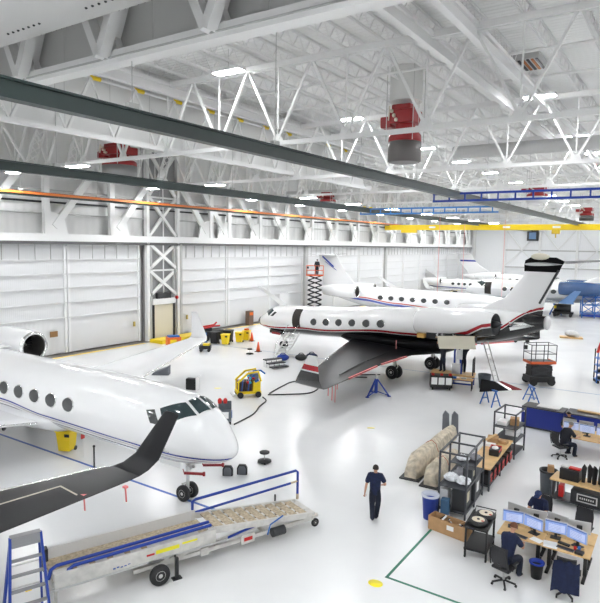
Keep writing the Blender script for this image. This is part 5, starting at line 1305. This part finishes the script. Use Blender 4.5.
# yellow bins
def tilt_bin(loc, rz, lab, black=False, s=1.0):
    t = thing('wheeled_bin', lab, 'bin', loc, rz); mt = BLACK if black else YEL
    m = MB(); m.loft([[Vector((x*(w), y*(d), z)) for x, y in ((-1, -1), (1, -1), (1, 1), (-1, 1))] for z, w, d in ((.08*s, .24*s, .24*s), (.85*s, .30*s, .31*s))], 0, sm=False); m.build('body', mt, t, bevel=.02)
    m = MB(); m.box((0, 0, .89*s), (.66*s, .68*s, .07*s)); m.box((0, .36*s, .86*s), (.5*s, .06, .05)); m.build('lid', mt, t, bevel=.015)
    m = MB(); m.box((.18*s, -.31*s, .74*s), (.2*s, .03, .12*s)); m.build('recess', BLACK, t)
    for q in (-1, 1): m = MB(); m.cyl((q*.25*s-.03, .2*s, .09*s), (q*.25*s+.03, .2*s, .09*s), .09*s, 14); m.build('wheel', RUBBER, t)
    return t
tilt_bin((-20.5, 13.95, 0), rad(25), 'yellow wheeled bin standing under the belly of the nearest jet')
tilt_bin((-31.95, 36.85, 0), rad(20), 'yellow wheeled bin in front of the black containers, leftmost of the row')
tilt_bin((-31.8, 38.5, 0), rad(20), 'yellow wheeled bin in the middle of the row by the wall')
tilt_bin((-31.9, 39.6, 0), rad(20), 'yellow wheeled bin with something orange on it, rightmost of the row')
crate('orange_box', (-31.9, 39.6, .93), 0, (.3, .3, .15), ORANGE, 'small orange box lying on the rightmost yellow bin', 'box')
tilt_bin((-32.6, 38.0, 0), rad(20), 'black wheeled container behind the yellow bins, right one', True, 1.15)
tilt_bin((-32.9, 36.6, 0), rad(20), 'black wheeled container behind the yellow bins, left one', True, 1.15)
t = thing('hose_reel_cart', 'blue framed hose cart beside the black containers near the wing tip', 'cart', (-33.4, 35.4, 0), rad(60))
m = MB(); m.tube([(-.5, 0, .1), (-.5, 0, 1.0), (.5, 0, 1.0), (.5, 0, .1)], .05); m.tube([(-.5, .5, .1), (-.5, .5, .9), (.5, .5, .9), (.5, .5, .1)], .05); m.box((0, .25, .25), (1.0, .6, .08)); m.build('frame', BLUE2, t)
m = MB(); m.tube([(-.3, .25, .55), (.3, .25, .55)], .25, 18); m.build('reel', BLACK, t)
t = thing('power_unit', 'orange and yellow ground power box with blue lid by the braced tower', 'power unit', (-34.4, 33.3, 0), rad(60))
m = MB(); m.box((0, 0, .5), (1.1, .8, .75)); m.build('body', ORANGE, t, bevel=.03)
m = MB(); m.box((0, 0, .92), (.9, .6, .12)); m.build('lid', BLUE2, t); m = MB(); m.box((-.1, -.405, .5), (.5, .02, .4)); m.build('panel', YEL, t)
for q in (-.4, .4): m = MB(); m.cyl((q, -.42, .14), (q, .42, .14), .14, 14); m.build('wheel_pair', RUBBER, t)
t = thing('tow_tractor', 'grey tow tractor with red booms parked beside the braced tower', 'tractor', (-34.8, 38.0, 0), rad(80))
m = MB(); m.box((0, 0, .55), (2.4, 1.2, .6)); m.box((-.5, 0, .95), (.9, 1.0, .3)); m.build('body', DARK, t, bevel=.06)
m = MB(); m.tube([(-.9, -.4, 1.1), (.2, -.3, 1.2), (.9, -.3, 1.2)], .08); m.tube([(-.9, .4, 1.1), (.8, .4, 1.2), (1.1, .4, 1.4)], .08); m.build('boom', RED, t)
for x in (-.8, .8):
    for y in (-.6, .6): m = MB(); m.cyl((x, y-.1, .3), (x, y+.1, .3), .3, 18); m.build('wheel', RUBBER, t)
t = thing('yellow_dolly', 'small yellow and black dolly under the far wing tip', 'dolly', (-31.2, 33.6, 0), .6)
m = MB(); m.box((0, 0, .35), (.9, .6, .3)); m.build('body', BLACK, t, bevel=.03); m = MB(); m.box((.1, 0, .56), (.5, .5, .16)); m.build('cover', YEL, t)
for q in (-.3, .3): m = MB(); m.cyl((q, -.32, .12), (q, .32, .12), .12, 12); m.build('wheel_pair', RUBBER, t)
# black dollies near the nearest jet
t = thing('foam_dolly', 'black wedge-shaped dolly on the floor under the far white wing', 'dolly', (-27.9, 25.9, 0), rad(35)); t.scale = (.75, .75, .75)
m = MB(); m.prism([(-.75, 0), (.75, 0), (.75, .8), (.45, .62), (-.6, .2)], -.4, .4, T=Matrix.Rotation(PI/2, 4, 'X')); m.build('wedge', mat('slate_pad', (.16, .17, .19), .8), t, bevel=.03)
t = thing('equipment_case', 'upright black case with pale side panel behind the flight deck windows', 'case', (-23.6, 24.3, 0), rad(20)); t.scale = (.75, .75, .72)
m = MB(); m.box((0, 0, .45), (.85, .5, .9)); m.build('body', BLACK, t, bevel=.03); m = MB(); m.box((.44, 0, .5), (.06, .55, 1.0)); m.tube([(.44, 0, .9), (.6, 0, 1.15), (.62, .1, 1.2)], .03); m.build('side_panel', CYANW, t)
# yellow power cart with hoses
yc = thing('power_cart', 'yellow framed hydraulic cart with blue and red fittings and trailing hoses', 'hydraulic cart', (-20.1, 25.1, 0), rad(50))
m = MB(); m.box((0, 0, .28), (1.35, .85, .14)); 
for x in (-.6, .6):
    for y in (-.38, .38): m.box((x, y, .6), (.07, .07, .6))
m.tube([(-.65, -.38, .85), (-.1, -.38, 1.35), (.5, -.38, 1.45), (.66, -.38, .9)], .06); m.tube([(-.65, .38, .85), (-.1, .38, 1.35), (.5, .38, 1.45), (.66, .38, .9)], .06); m.build('frame', YEL, yc)
m = MB(); m.box((.42, -.05, .62), (.42, .8, .55)); m.build('front_panel', YEL, yc, bevel=.03)
m = MB(); m.box((-.2, 0, .62), (.75, .7, .55)); m.build('pump_block', mat('rusty_dark_metal', (.12, .05, .045), .5), yc, bevel=.03)
m = MB(); m.box((.3, 0, 1.15), (.5, .6, .35)); m.build('gauge_box', mat('grey_blue_box', (.14, .18, .24), .5), yc, bevel=.03)
rnd = random.Random(11)
for k in range(9):
    m = MB(); x, y = rnd.uniform(-.1, .6), rnd.uniform(-.42, -.36); m.lathe([(.07, 0), (.07, .1), (.04, .12), (.001, .12)], (x, y-.08, rnd.uniform(.85, 1.25)), 'Y', 12); m.build('fitting', [BLUE2, RED, mat('cyan_fitting', (.03, .4, .62), .4)][k % 3], yc)
for k in range(6):
    m = MB(); x = -.55+.12*k; m.tube([(x, -.4, .4), (x+.03, -.44, .7), (x+.1, -.3, 1.0)], .03); m.build('hose_stub', [BLACK, BLUE2, BLACK][k % 3], yc)
m = MB(); m.tube([(.3, .2, 1.35), (.75, .1, 1.4), (1.0, .1, 1.2)], .05); m.build('blue_hose', BLUE2, yc)
for x in (-.5, .5):
    for y in (-.44, .44): m = MB(); m.cyl((x, y-.05, .17), (x, y+.05, .17), .17, 16); m.build('wheel', RUBBER, yc)
m = MB(); m.tube([(-.9+.0*k, -.45+.1*k, .12+.0*k) for k in range(10)], .035); m.build('tow_bar', STEEL, yc)
# floor hoses
def hose(pts, lab, r=.035, mt=None):
    P = [Vector((*p, r)) for p in pts]; q = []
    for i in range(len(P)-1):
        p0, p1, p2, p3 = P[max(i-1, 0)], P[i], P[i+1], P[min(i+2, len(P)-1)]
        for k in range(8):
            t = k/8; q.append(.5*((2*p1)+(p2-p0)*t+(2*p0-5*p1+4*p2-p3)*t*t+(3*p1-p0-3*p2+p3)*t**3))
    q.append(P[-1]); m = MB(); m.tube(q, r, 6); return tag(m.build('floor_hose', mt or mat('black_hose', (.03, .03, .03), .6)), lab, 'hose')
hose([(-19.3, 25.9), (-18.5, 26.6), (-17.6, 27.9), (-18.4, 30.6), (-18.9, 32.6), (-17.6, 33.6), (-16.5, 34.5)], 'black hose running from the yellow cart towards the black wing')
hose([(-19.4, 26.2), (-19.8, 28.0), (-19.9, 29.4), (-18.8, 30.6), (-18.2, 32.3), (-16.8, 33.2)], 'second black hose looping behind the first to the wing')
hose([(-17.3, 20.6), (-17.6, 22.4), (-18.2, 23.7), (-18.6, 24.8), (-19.2, 25.3)], 'black hose joining the red-topped cart and the yellow cart')
# red topped black cart
bc = thing('nitrogen_cart', 'small black cart with red regulators and white panel', 'gas cart', (-17.75, 20.45, 0), rad(40))
m = MB(); m.box((0, 0, .42), (.62, .55, .5)); m.box((0, .25, .8), (.62, .1, .5)); m.build('body', mat('slate_bin', (.11, .13, .15), .5), bc, bevel=.03)
m = MB(); m.box((0, -.285, .5), (.36, .02, .3)); m.build('panel', CYANW, bc)
m = MB(); m.box((-.33, -.05, .5), (.03, .3, .3)); m.box((.33, -.05, .5), (.03, .3, .3)); m.build('side_trim', BLUE2, bc)
for q in (-.14, .12): m = MB(); m.lathe([(.09, 0), (.1, .16), (.05, .24), (.001, .24)], (q-.1, .1, .98), n=12); m.build('regulator', RED, bc)
for q in (-.25, .25): m = MB(); m.cyl((q-.04, -.1, .12), (q+.04, -.1, .12), .12, 14); m.build('wheel', RUBBER, bc)
m = MB(); m.box((0, 0, .12), (.6, .5, .12)); m.build('base', BLACK, bc)
# steps at the airstair
sb = thing('step_stool', 'black and chrome three-tread step box at the foot of the airstair', 'step box', (-23.3, 32.2, 0), rad(70))
for k in range(3):
    m = MB(); m.box((0, -.35+.4*k, .12+.2*k), (1.35, .42, .06)); m.build('tread', BLACK, sb)
m = MB()
for x in (-.62, -.2, .2, .62):
    for k in range(3): m.box((x, -.35+.4*k, .06+.1*k), (.06, .36, .12+.2*k))
m.build('frame', CHROME, sb)
for i, ((x, y), c, l) in enumerate((((-24.3, 34.4), BLUE, 'royal blue equipment bag on the floor behind the airstair'), ((-23.3, 35.3), BLACK, 'black equipment bag on the floor behind the airstair'), ((-22.9, 36.1), NAVY, 'navy equipment bag propped by the black bag behind the airstair'))):
    m = MB(); m.ball((0, 0, .24), (.46, .26, .24), n=14, m=8); m.tube([(-.25, 0, .4), (-.1, 0, .55), (.1, 0, .55), (.25, 0, .4)], .03, 6); tag(m.build('equipment_bag', c, loc=(x, y, 0), rz=rad(40)), l, 'bag')
# blue tripod jack
tj = thing('tripod_jack', 'blue tripod jack standing under the trailing edge of the black wing', 'jack', (-14.4, 29.6, 0), .3)
m = MB(); m.cyl((0, 0, .15), (0, 0, .95), .10, 16); m.build('cylinder', BLUE, tj)
m = MB(); m.cyl((0, 0, .95), (0, 0, 1.25), .05, 12); m.build('ram', STEEL, tj)
for k in range(3):
    a = 2*PI*k/3; m = MB(); m.tube([(.75*math.cos(a), .75*math.sin(a), .03), (.06*math.cos(a), .06*math.sin(a), .95)], .045); m.tube([(.7*math.cos(a), .7*math.sin(a), .06), (.05*math.cos(a), .05*math.sin(a), .25)], .03); m.lathe([(.11, 0), (.11, .04), (.001, .05)], (.75*math.cos(a), .75*math.sin(a), 0), n=12); m.build('leg', BLUE, tj)
# engine work area
tc = thing('tool_cart', 'black wheeled tool cart with red corners and white drawers under the open engine', 'tool cart', (-11.95, 33.35, 0), rad(25))
m = MB(); m.box((0, 0, .5), (1.3, .7, .75)); m.build('body', BLACK, tc, bevel=.03)
for q in (-.42, 0, .42): m = MB(); m.box((q, -.36, .55), (.34, .02, .42)); m.build('drawer_front', CYANW, tc)
m = MB()
for q in (-.5, 0, .5): m.box((q, -.2, .93), (.16, .2, .12))
m.build('red_bins', RED, tc)
for x in (-.5, .5):
    for y in (-.28, .28): m = MB(); m.cyl((x-.03, y, .09), (x+.03, y, .09), .09, 12); m.build('wheel', RUBBER, tc)
ws = thing('work_stand', 'blue wheeled engine work stand with tan deck under the open cowl', 'work stand', (-11.7, 34.75, 0), rad(12)); ws.scale = (1, 1, 1.6)
m = MB(); m.box((0, 0, .46), (2.6, 1.1, .07)); m.build('deck', WOOD, ws)
m = MB()
for x in (-1.2, 0, 1.2):
    for y in (-.5, .5): m.box((x, y, .23), (.07, .07, .44))
m.bar((-1.2, -.5, .15), (1.2, -.5, .15), .06); m.bar((-1.2, .5, .15), (1.2, .5, .15), .06); m.tube([(.1, -.3, .5), (.05, -.1, 1.3), (.2, .1, 1.9)], .06); m.tube([(.5, -.3, .5), (.3, .0, 1.9)], .06); m.build('frame', BLUE, ws)
m = MB(); m.box((.2, -.25, .7), (.5, .35, .4)); m.box((.35, -.1, 1.3), (.35, .3, .5)); m.build('engine_sling', STEEL, ws)
m = MB(); m.tube([(1.2, -.5, .48), (1.2, -.5, 1.1), (1.2, .5, 1.1), (1.2, .5, .48)], .04); m.build('guard_rail', DARK, ws)
wk = thing('parts_table', 'tan-topped parts table with tools in front of the engine stand', 'table', (-11.0, 34.0, 0), rad(12))
m = MB(); m.box((0, 0, .62), (1.5, .6, .04)); m.build('table_top', WOOD, wk)
for x in (-.68, .68):
    for y in (-.24, .24): m = MB(); m.box((x, y, .3), (.05, .05, .6)); m.build('leg', DARK, wk)
m = MB(); m.box((-.4, 0, .69), (.35, .3, .1), 0, 0); m.box((.2, .05, .68), (.3, .25, .08), 0, 1); m.build('parts', [BLUE2, STEEL], wk)
# leaning ladder against the tail
ll = thing('leaning_ladder', 'slim grey ladder leaning against the black tail of the stripe-tailed jet', 'ladder', (-9.0, 35.2, 0), 0)
a, b = Vector((0, 0, 0)), Vector((-1.25, .6, 3.15)); sx = Vector((.43, .9, 0)).normalized()*.2
for q in (-1, 1): m = MB(); m.bar(a+sx*q, b+sx*q, .04, .07); m.build('rail', ALU, ll)
for k in range(10): m = MB(); c = a.lerp(b, (k+.7)/10.4); m.bar(c-sx, c+sx, .035); m.build('rung', ALU, ll)
# control surface on sawhorses
def sawhorse(loc, rz, lab):
    t = thing('sawhorse', lab, 'sawhorse', loc, rz, 'blue sawhorses')
    m = MB(); m.box((0, 0, .86), (.12, .9, .08)); m.build('beam', BLUE2, t)
    for q in (-1, 1):
        for s in (-1, 1): m = MB(); m.bar((0, q*.36, .84), (s*.32, q*.42, 0), .055); m.build('leg', BLUE2, t)
        m = MB(); m.bar((-.2, q*.39, .32), (.2, q*.39, .32), .04); m.build('brace', BLUE2, t)
sawhorse((-8.5, 31.5, 0), rad(60), 'blue sawhorse holding the black and red wing panel, left one'); sawhorse((-6.85, 33.6, 0), rad(30), 'blue sawhorse standing behind the blue counter, right one')
t = thing('winglet_panel', 'detached black, white and red winglet panel lying on a blue sawhorse', 'winglet', (-8.5, 31.5, .96), rad(14))
P = dict((k, [(x*.6, y*.72) for x, y in v]) for k, v in dict(black=[(-.95, -.45), (-.9, .75), (.35, .62), (1.5, -.05)], white=[(.35, .62), (1.5, -.05), (1.75, -.0), (.6, .66)], red=[(.6, .66), (1.75, 0), (2.6, .1), (.9, .72)]).items())
TL = Matrix.Rotation(rad(38), 4, 'X')
m = MB(); m.prism(P['black'], -.05, .02, T=TL); m.build('black_field', BLKW, t); m = MB(); m.prism(P['white'], -.05, .02, T=TL); m.build('white_band', WBODY, t); m = MB(); m.prism(P['red'], -.05, .02, T=TL); m.build('red_field', mat('satin_dark_red', (.20, .006, .012), .5), t)
# scissor lifts
def scissor(loc, rz, lab, h, frame, deckh=1.1, w=1.7, d=.95, rails=1.1):
    t = thing('scissor_lift', lab, 'scissor lift', loc, rz, None)
    m = MB(); m.box((0, 0, .38), (w, d, .36)); m.build('chassis', BLACK, t, bevel=.03)
    for x in (-w*.36, w*.36):
        for y in (-d*.48, d*.48): m = MB(); m.cyl((x, y-.09, .23), (x, y+.09, .23), .23, 18); m.build('wheel', RUBBER, t)
    n = max(2, int((h-.6)/.55)); dz = (h-.6)/n
    for k in range(n):
        for y in (-d*.36, d*.36):
            m = MB(); z = .58+k*dz; m.bar((-w*.42, y, z), (w*.42, y, z+dz), .06, .09); m.bar((w*.42, y, z), (-w*.42, y, z+dz), .06, .09); m.build('scissor_arm', DARK, t)
    m = MB(); m.box((0, 0, h+.03), (w, d, .1)); m.build('platform', DARK, t)
    m = MB(); m.box((0, -d/2-.01, h+.04), (w+.02, .03, .16)); m.box((-w/2-.01, 0, h+.04), (.03, d, .16)); m.box((w/2+.01, 0, h+.04), (.03, d, .16)); m.build('toe_board', frame, t)
    m = MB()
    for z in (h+rails*.52, h+rails):
        m.tube([(-w/2, -d/2, z), (w/2, -d/2, z), (w/2, d/2, z), (-w/2, d/2, z), (-w/2, -d/2, z)], .025, 6)
    for x in (-w/2, 0, w/2):
        for y in (-d/2, d/2): m.tube([(x, y, h), (x, y, h+rails)], .025, 6)
    m.build('guard_rail', frame if h > 3 else DARK, t)
    m = MB(); m.box((-w/2+.1, d/2, h+.85), (.2, .16, .25)); m.build('control_box', BLACK, t); return t
OL = mat('lift_orange', (.72, .12, .03), .5)
sl = scissor((-7.45, 38.4, 0), rad(38), 'low orange and black scissor lift on the open floor right of the black tail', 1.4, OL, w=1.6, d=1.05, rails=1.15)
m = MB(); m.box((0, 0, .85), (1.35, .8, .75)); m.build('folded_arms', BLACK, sl, bevel=.05)
scissor((-35.4, 56.2, 0), rad(30), 'raised black scissor lift with orange basket at the tail of the jet behind', 5.0, OL, w=1.9, d=1.2)
person('person in dark clothes standing in the raised orange lift basket working on the tail', (-35.2, 56.3, 5.08), rad(20), stand(), mat('black_shirt', (.012, .013, .02), .9), DNAVY, HAIRB, sleeve=.9)
# right edge: blue rack with red hoses, big blue stair, small stands
br = thing('parts_trolley', 'blue framed parts trolley with shelves at the right frame edge', 'trolley', (-4.1, 41.2, 0), rad(20))
for x in (-.5, .5):
    for y in (-.35, .35): m = MB(); m.box((x, y, 1.1), (.06, .06, 2.1)); m.build('post', BLUE2 if y < 0 else DARK, br)
for z in (.25, .7, 1.15, 1.6): m = MB(); m.box((0, 0, z), (1.05, .75, .05)); m.build('shelf', BLUE2, br)
for k in range(6): m = MB(); m.box((-.3+.3*(k % 3), -.1, .36+.45*(k//3)), (.22, .35, .18)); m.build('parts_bin', [BLACK, CYANW, YEL][k % 3], br)
m = MB(); m.tube([(-.52, -.3, 2.0), (-.4, -.38, 2.6), (-.05, -.38, 2.95), (.4, -.38, 3.0)], .09); m.build('red_hose', RED, br)
m = MB(); m.box((.1, -.3, 2.4), (.8, .1, .12)); m.build('yellow_bar', YEL, br)
for x in (-.4, .4): m = MB(); m.cyl((x, -.3, .1), (x, .3, .1), .1, 12); m.build('wheel_pair', RUBBER, br)
bs = thing('maintenance_stair', 'tall bright blue lattice maintenance stair at the right edge beside the grey jet', 'stair', (-9.6, 80.2, 0), rad(15))
for x in (-1.4, 0, 1.4):
    for y in (-.8, .8): m = MB(); m.box((x, y, 2.1), (.13, .13, 4.2)); m.build('post', BLUE2, bs)
for z in (.6, 1.6, 2.6, 3.6, 4.2):
    m = MB(); m.bar((-1.4, -.8, z), (1.4, -.8, z), .11); m.bar((-1.4, .8, z), (1.4, .8, z), .11); m.build('rail', BLUE2, bs)
for x in (-1.4, 0):
    for z in (.6, 1.6, 2.6): m = MB(); m.bar((x, -.8, z), (x+1.4, -.8, z+1), .08); m.bar((x+1.4, -.8, z), (x, -.8, z+1), .08); m.build('brace', BLUE2, bs)
m = MB(); m.box((0, 0, 2.6), (2.8, 1.6, .08)); m.box((0, 0, .3), (2.9, 1.7, .25)); m.build('platform', BLUE, bs)
t = thing('tail_stand', 'small blue work stand under the wing of the grey jet', 'stand', (-14.0, 80.4, 0), .2)
for q in (-1, 1):
    for s in (-1, 1): m = MB(); m.bar((q*.1, s*.1, 1.4), (q*.7, s*.5, 0), .1); m.build('leg', BLUE2, t)
m = MB(); m.box((0, 0, 1.4), (.7, .5, .2)); m.build('top', BLUE2, t)
t = thing('engine_dolly', 'dark cluttered engine dolly on the floor under the blue engine', 'dolly', (-12.9, 79.0, 0), .1)
m = MB(); m.box((0, 0, .5), (2.4, 1.2, .25)); m.build('frame', BLACK, t); m = MB(); m.tube([(-1, 0, 1.1), (.9, 0, 1.1)], [.4, .55], 16); m.build('engine_core', DARK, t)
for x in (-.9, .9): m = MB(); m.cyl((x, -.6, .2), (x, .6, .2), .2, 12); m.build('wheel_pair', RUBBER, t)
m = MB(); m.box((-.9, -.4, 1.2), (.3, .3, .3)); m.build('yellow_tag', YEL, t)
t = thing('parts_pallet', 'low wooden pallet with grey parts on the floor near the right edge', 'pallet', (-9.0, 60.3, 0), .2)
m = MB(); m.box((0, 0, .08), (2.0, 1.0, .14)); m.build('pallet', WOOD, t); m = MB(); m.ball((0, 0, .45), (.6, .4, .32), n=12, m=8); m.box((.5, 0, .3), (.4, .5, .3)); m.build('parts', ALU, t)
t = thing('chock_trolley', 'small blue trolley with red and white boxes under the tail cone', 'trolley', (-12.2, 54.5, 0), .2)
m = MB(); m.box((0, 0, .4), (1.3, .7, .12)); m.build('deck', BLUE2, t); m = MB(); m.box((-.3, 0, .62), (.5, .4, .3), 0, 0); m.box((.35, 0, .58), (.4, .4, .22), 0, 1); m.build('boxes', [RED, CYANW], t)
for x in (-.5, .5): m = MB(); m.cyl((x, -.36, .17), (x, .36, .17), .17, 12); m.build('wheel_pair', RUBBER, t)
# small things along the wall
for (y, z), l in (((24.9, 1.6), 'brown rectangular notice on the hangar door behind the near engine'),):
    m = MB(); m.box((0, 0, 0), (.04, .62, .42)); tag(m.build('notice_board', mat('brown_board', (.33, .18, .07), .6), loc=(XL+.12, 25.35, 1.62)), l, 'notice')
for y, l in ((32.8, 'left'), (39.0, 'right')):
    m = MB(); m.box((0, 0, 0), (.08, .18, .4)); tag(m.build('door_switch', mat('mustard_box', (.5, .38, .1), .5), loc=(XL+.14, y, 1.6)), 'small mustard switch box on the door just %s of the braced tower' % l, 'switch box')
ex = thing('wall_cabinet', 'brown and dark cabinet standing against the hangar doors above the yellow bins', 'cabinet', (-37.9, 47.5, 0), 0)
m = MB(); m.box((0, 0, .75), (.5, .75, 1.5)); m.build('body', mat('brown_cabinet', (.16, .10, .07), .5), ex, bevel=.02); m = MB(); m.box((.26, 0, 1.2), (.02, .55, .3)); m.build('screen', ORANGE, ex)
wb2 = thing('white_board', 'white sheet on a grey frame leaning by the hangar doors left of the open nose', 'board', (-37.9, 53.7, 0), 0)
m = MB(); m.box((.0, 0, 2.2), (.1, 1.6, 1.6)); m.build('sheet', WHITE2, wb2); m = MB()
for y in (-.7, .7): m.box((0, y, 1.1), (.08, .08, 2.2))
m.box((-.02, 0, .7), (.04, 1.4, 1.3)); m.build('frame', GREYP, wb2)
# hoist cords hanging from the crane bridges
for k, ((x, y, z0_, z1_), l) in enumerate((((-18.6, 50, 4.2, 11), 'left of the two beside the far left jets'), ((-20.3, 62, 3.6, 11), 'right of the two beside the far left jets'), ((-16.1, 62, 3.4, 11.3), 'in front of the dark open door of the grey jet'))):
    m = MB(); m.tube([(x, y, z0_), (x, y, z1_)], .02, 5); tag(m.build('hoist_cord', PINKL), 'thin faded red hanging cord, ' + l, 'cord')
# red flag under the nearest jet
m = MB(); m.box((0, 0, 1.05), (.02, .16, .2), 0, 0); m.tube([(0, 0, .2), (0, 0, 1.5)], .008, 5, mi=1); tag(m.build('warning_flag', [RED, GREYP], loc=(-18.9, 13.55, 0)), 'small red warning flag hanging under the belly of the nearest jet', 'flag')
m = MB(); m.box((0, 0, .03), (.24, .24, .05)); m.cyl((0, 0, .04), (0, 0, 1.05), .03, 8); m.ball((0, 0, 1.1), .05, n=8, m=6); tag(m.build('pole_stand', BLACK, loc=(-17.5, 13.0, 0)), 'short black pole stand under the belly of the nearest jet', 'pole stand')
# ------------------------------------------------------------------ look
w = bpy.data.worlds.new('hall'); SC.world = w; w.use_nodes = True
w.node_tree.nodes['Background'].inputs[0].default_value = (.9, .95, 1, 1); w.node_tree.nodes['Background'].inputs[1].default_value = .3
vs = SC.view_settings; vs.view_transform = 'Standard'; vs.look = 'None'; vs.gamma = 1; vs.use_curve_mapping = False; vs.exposure = 1.47
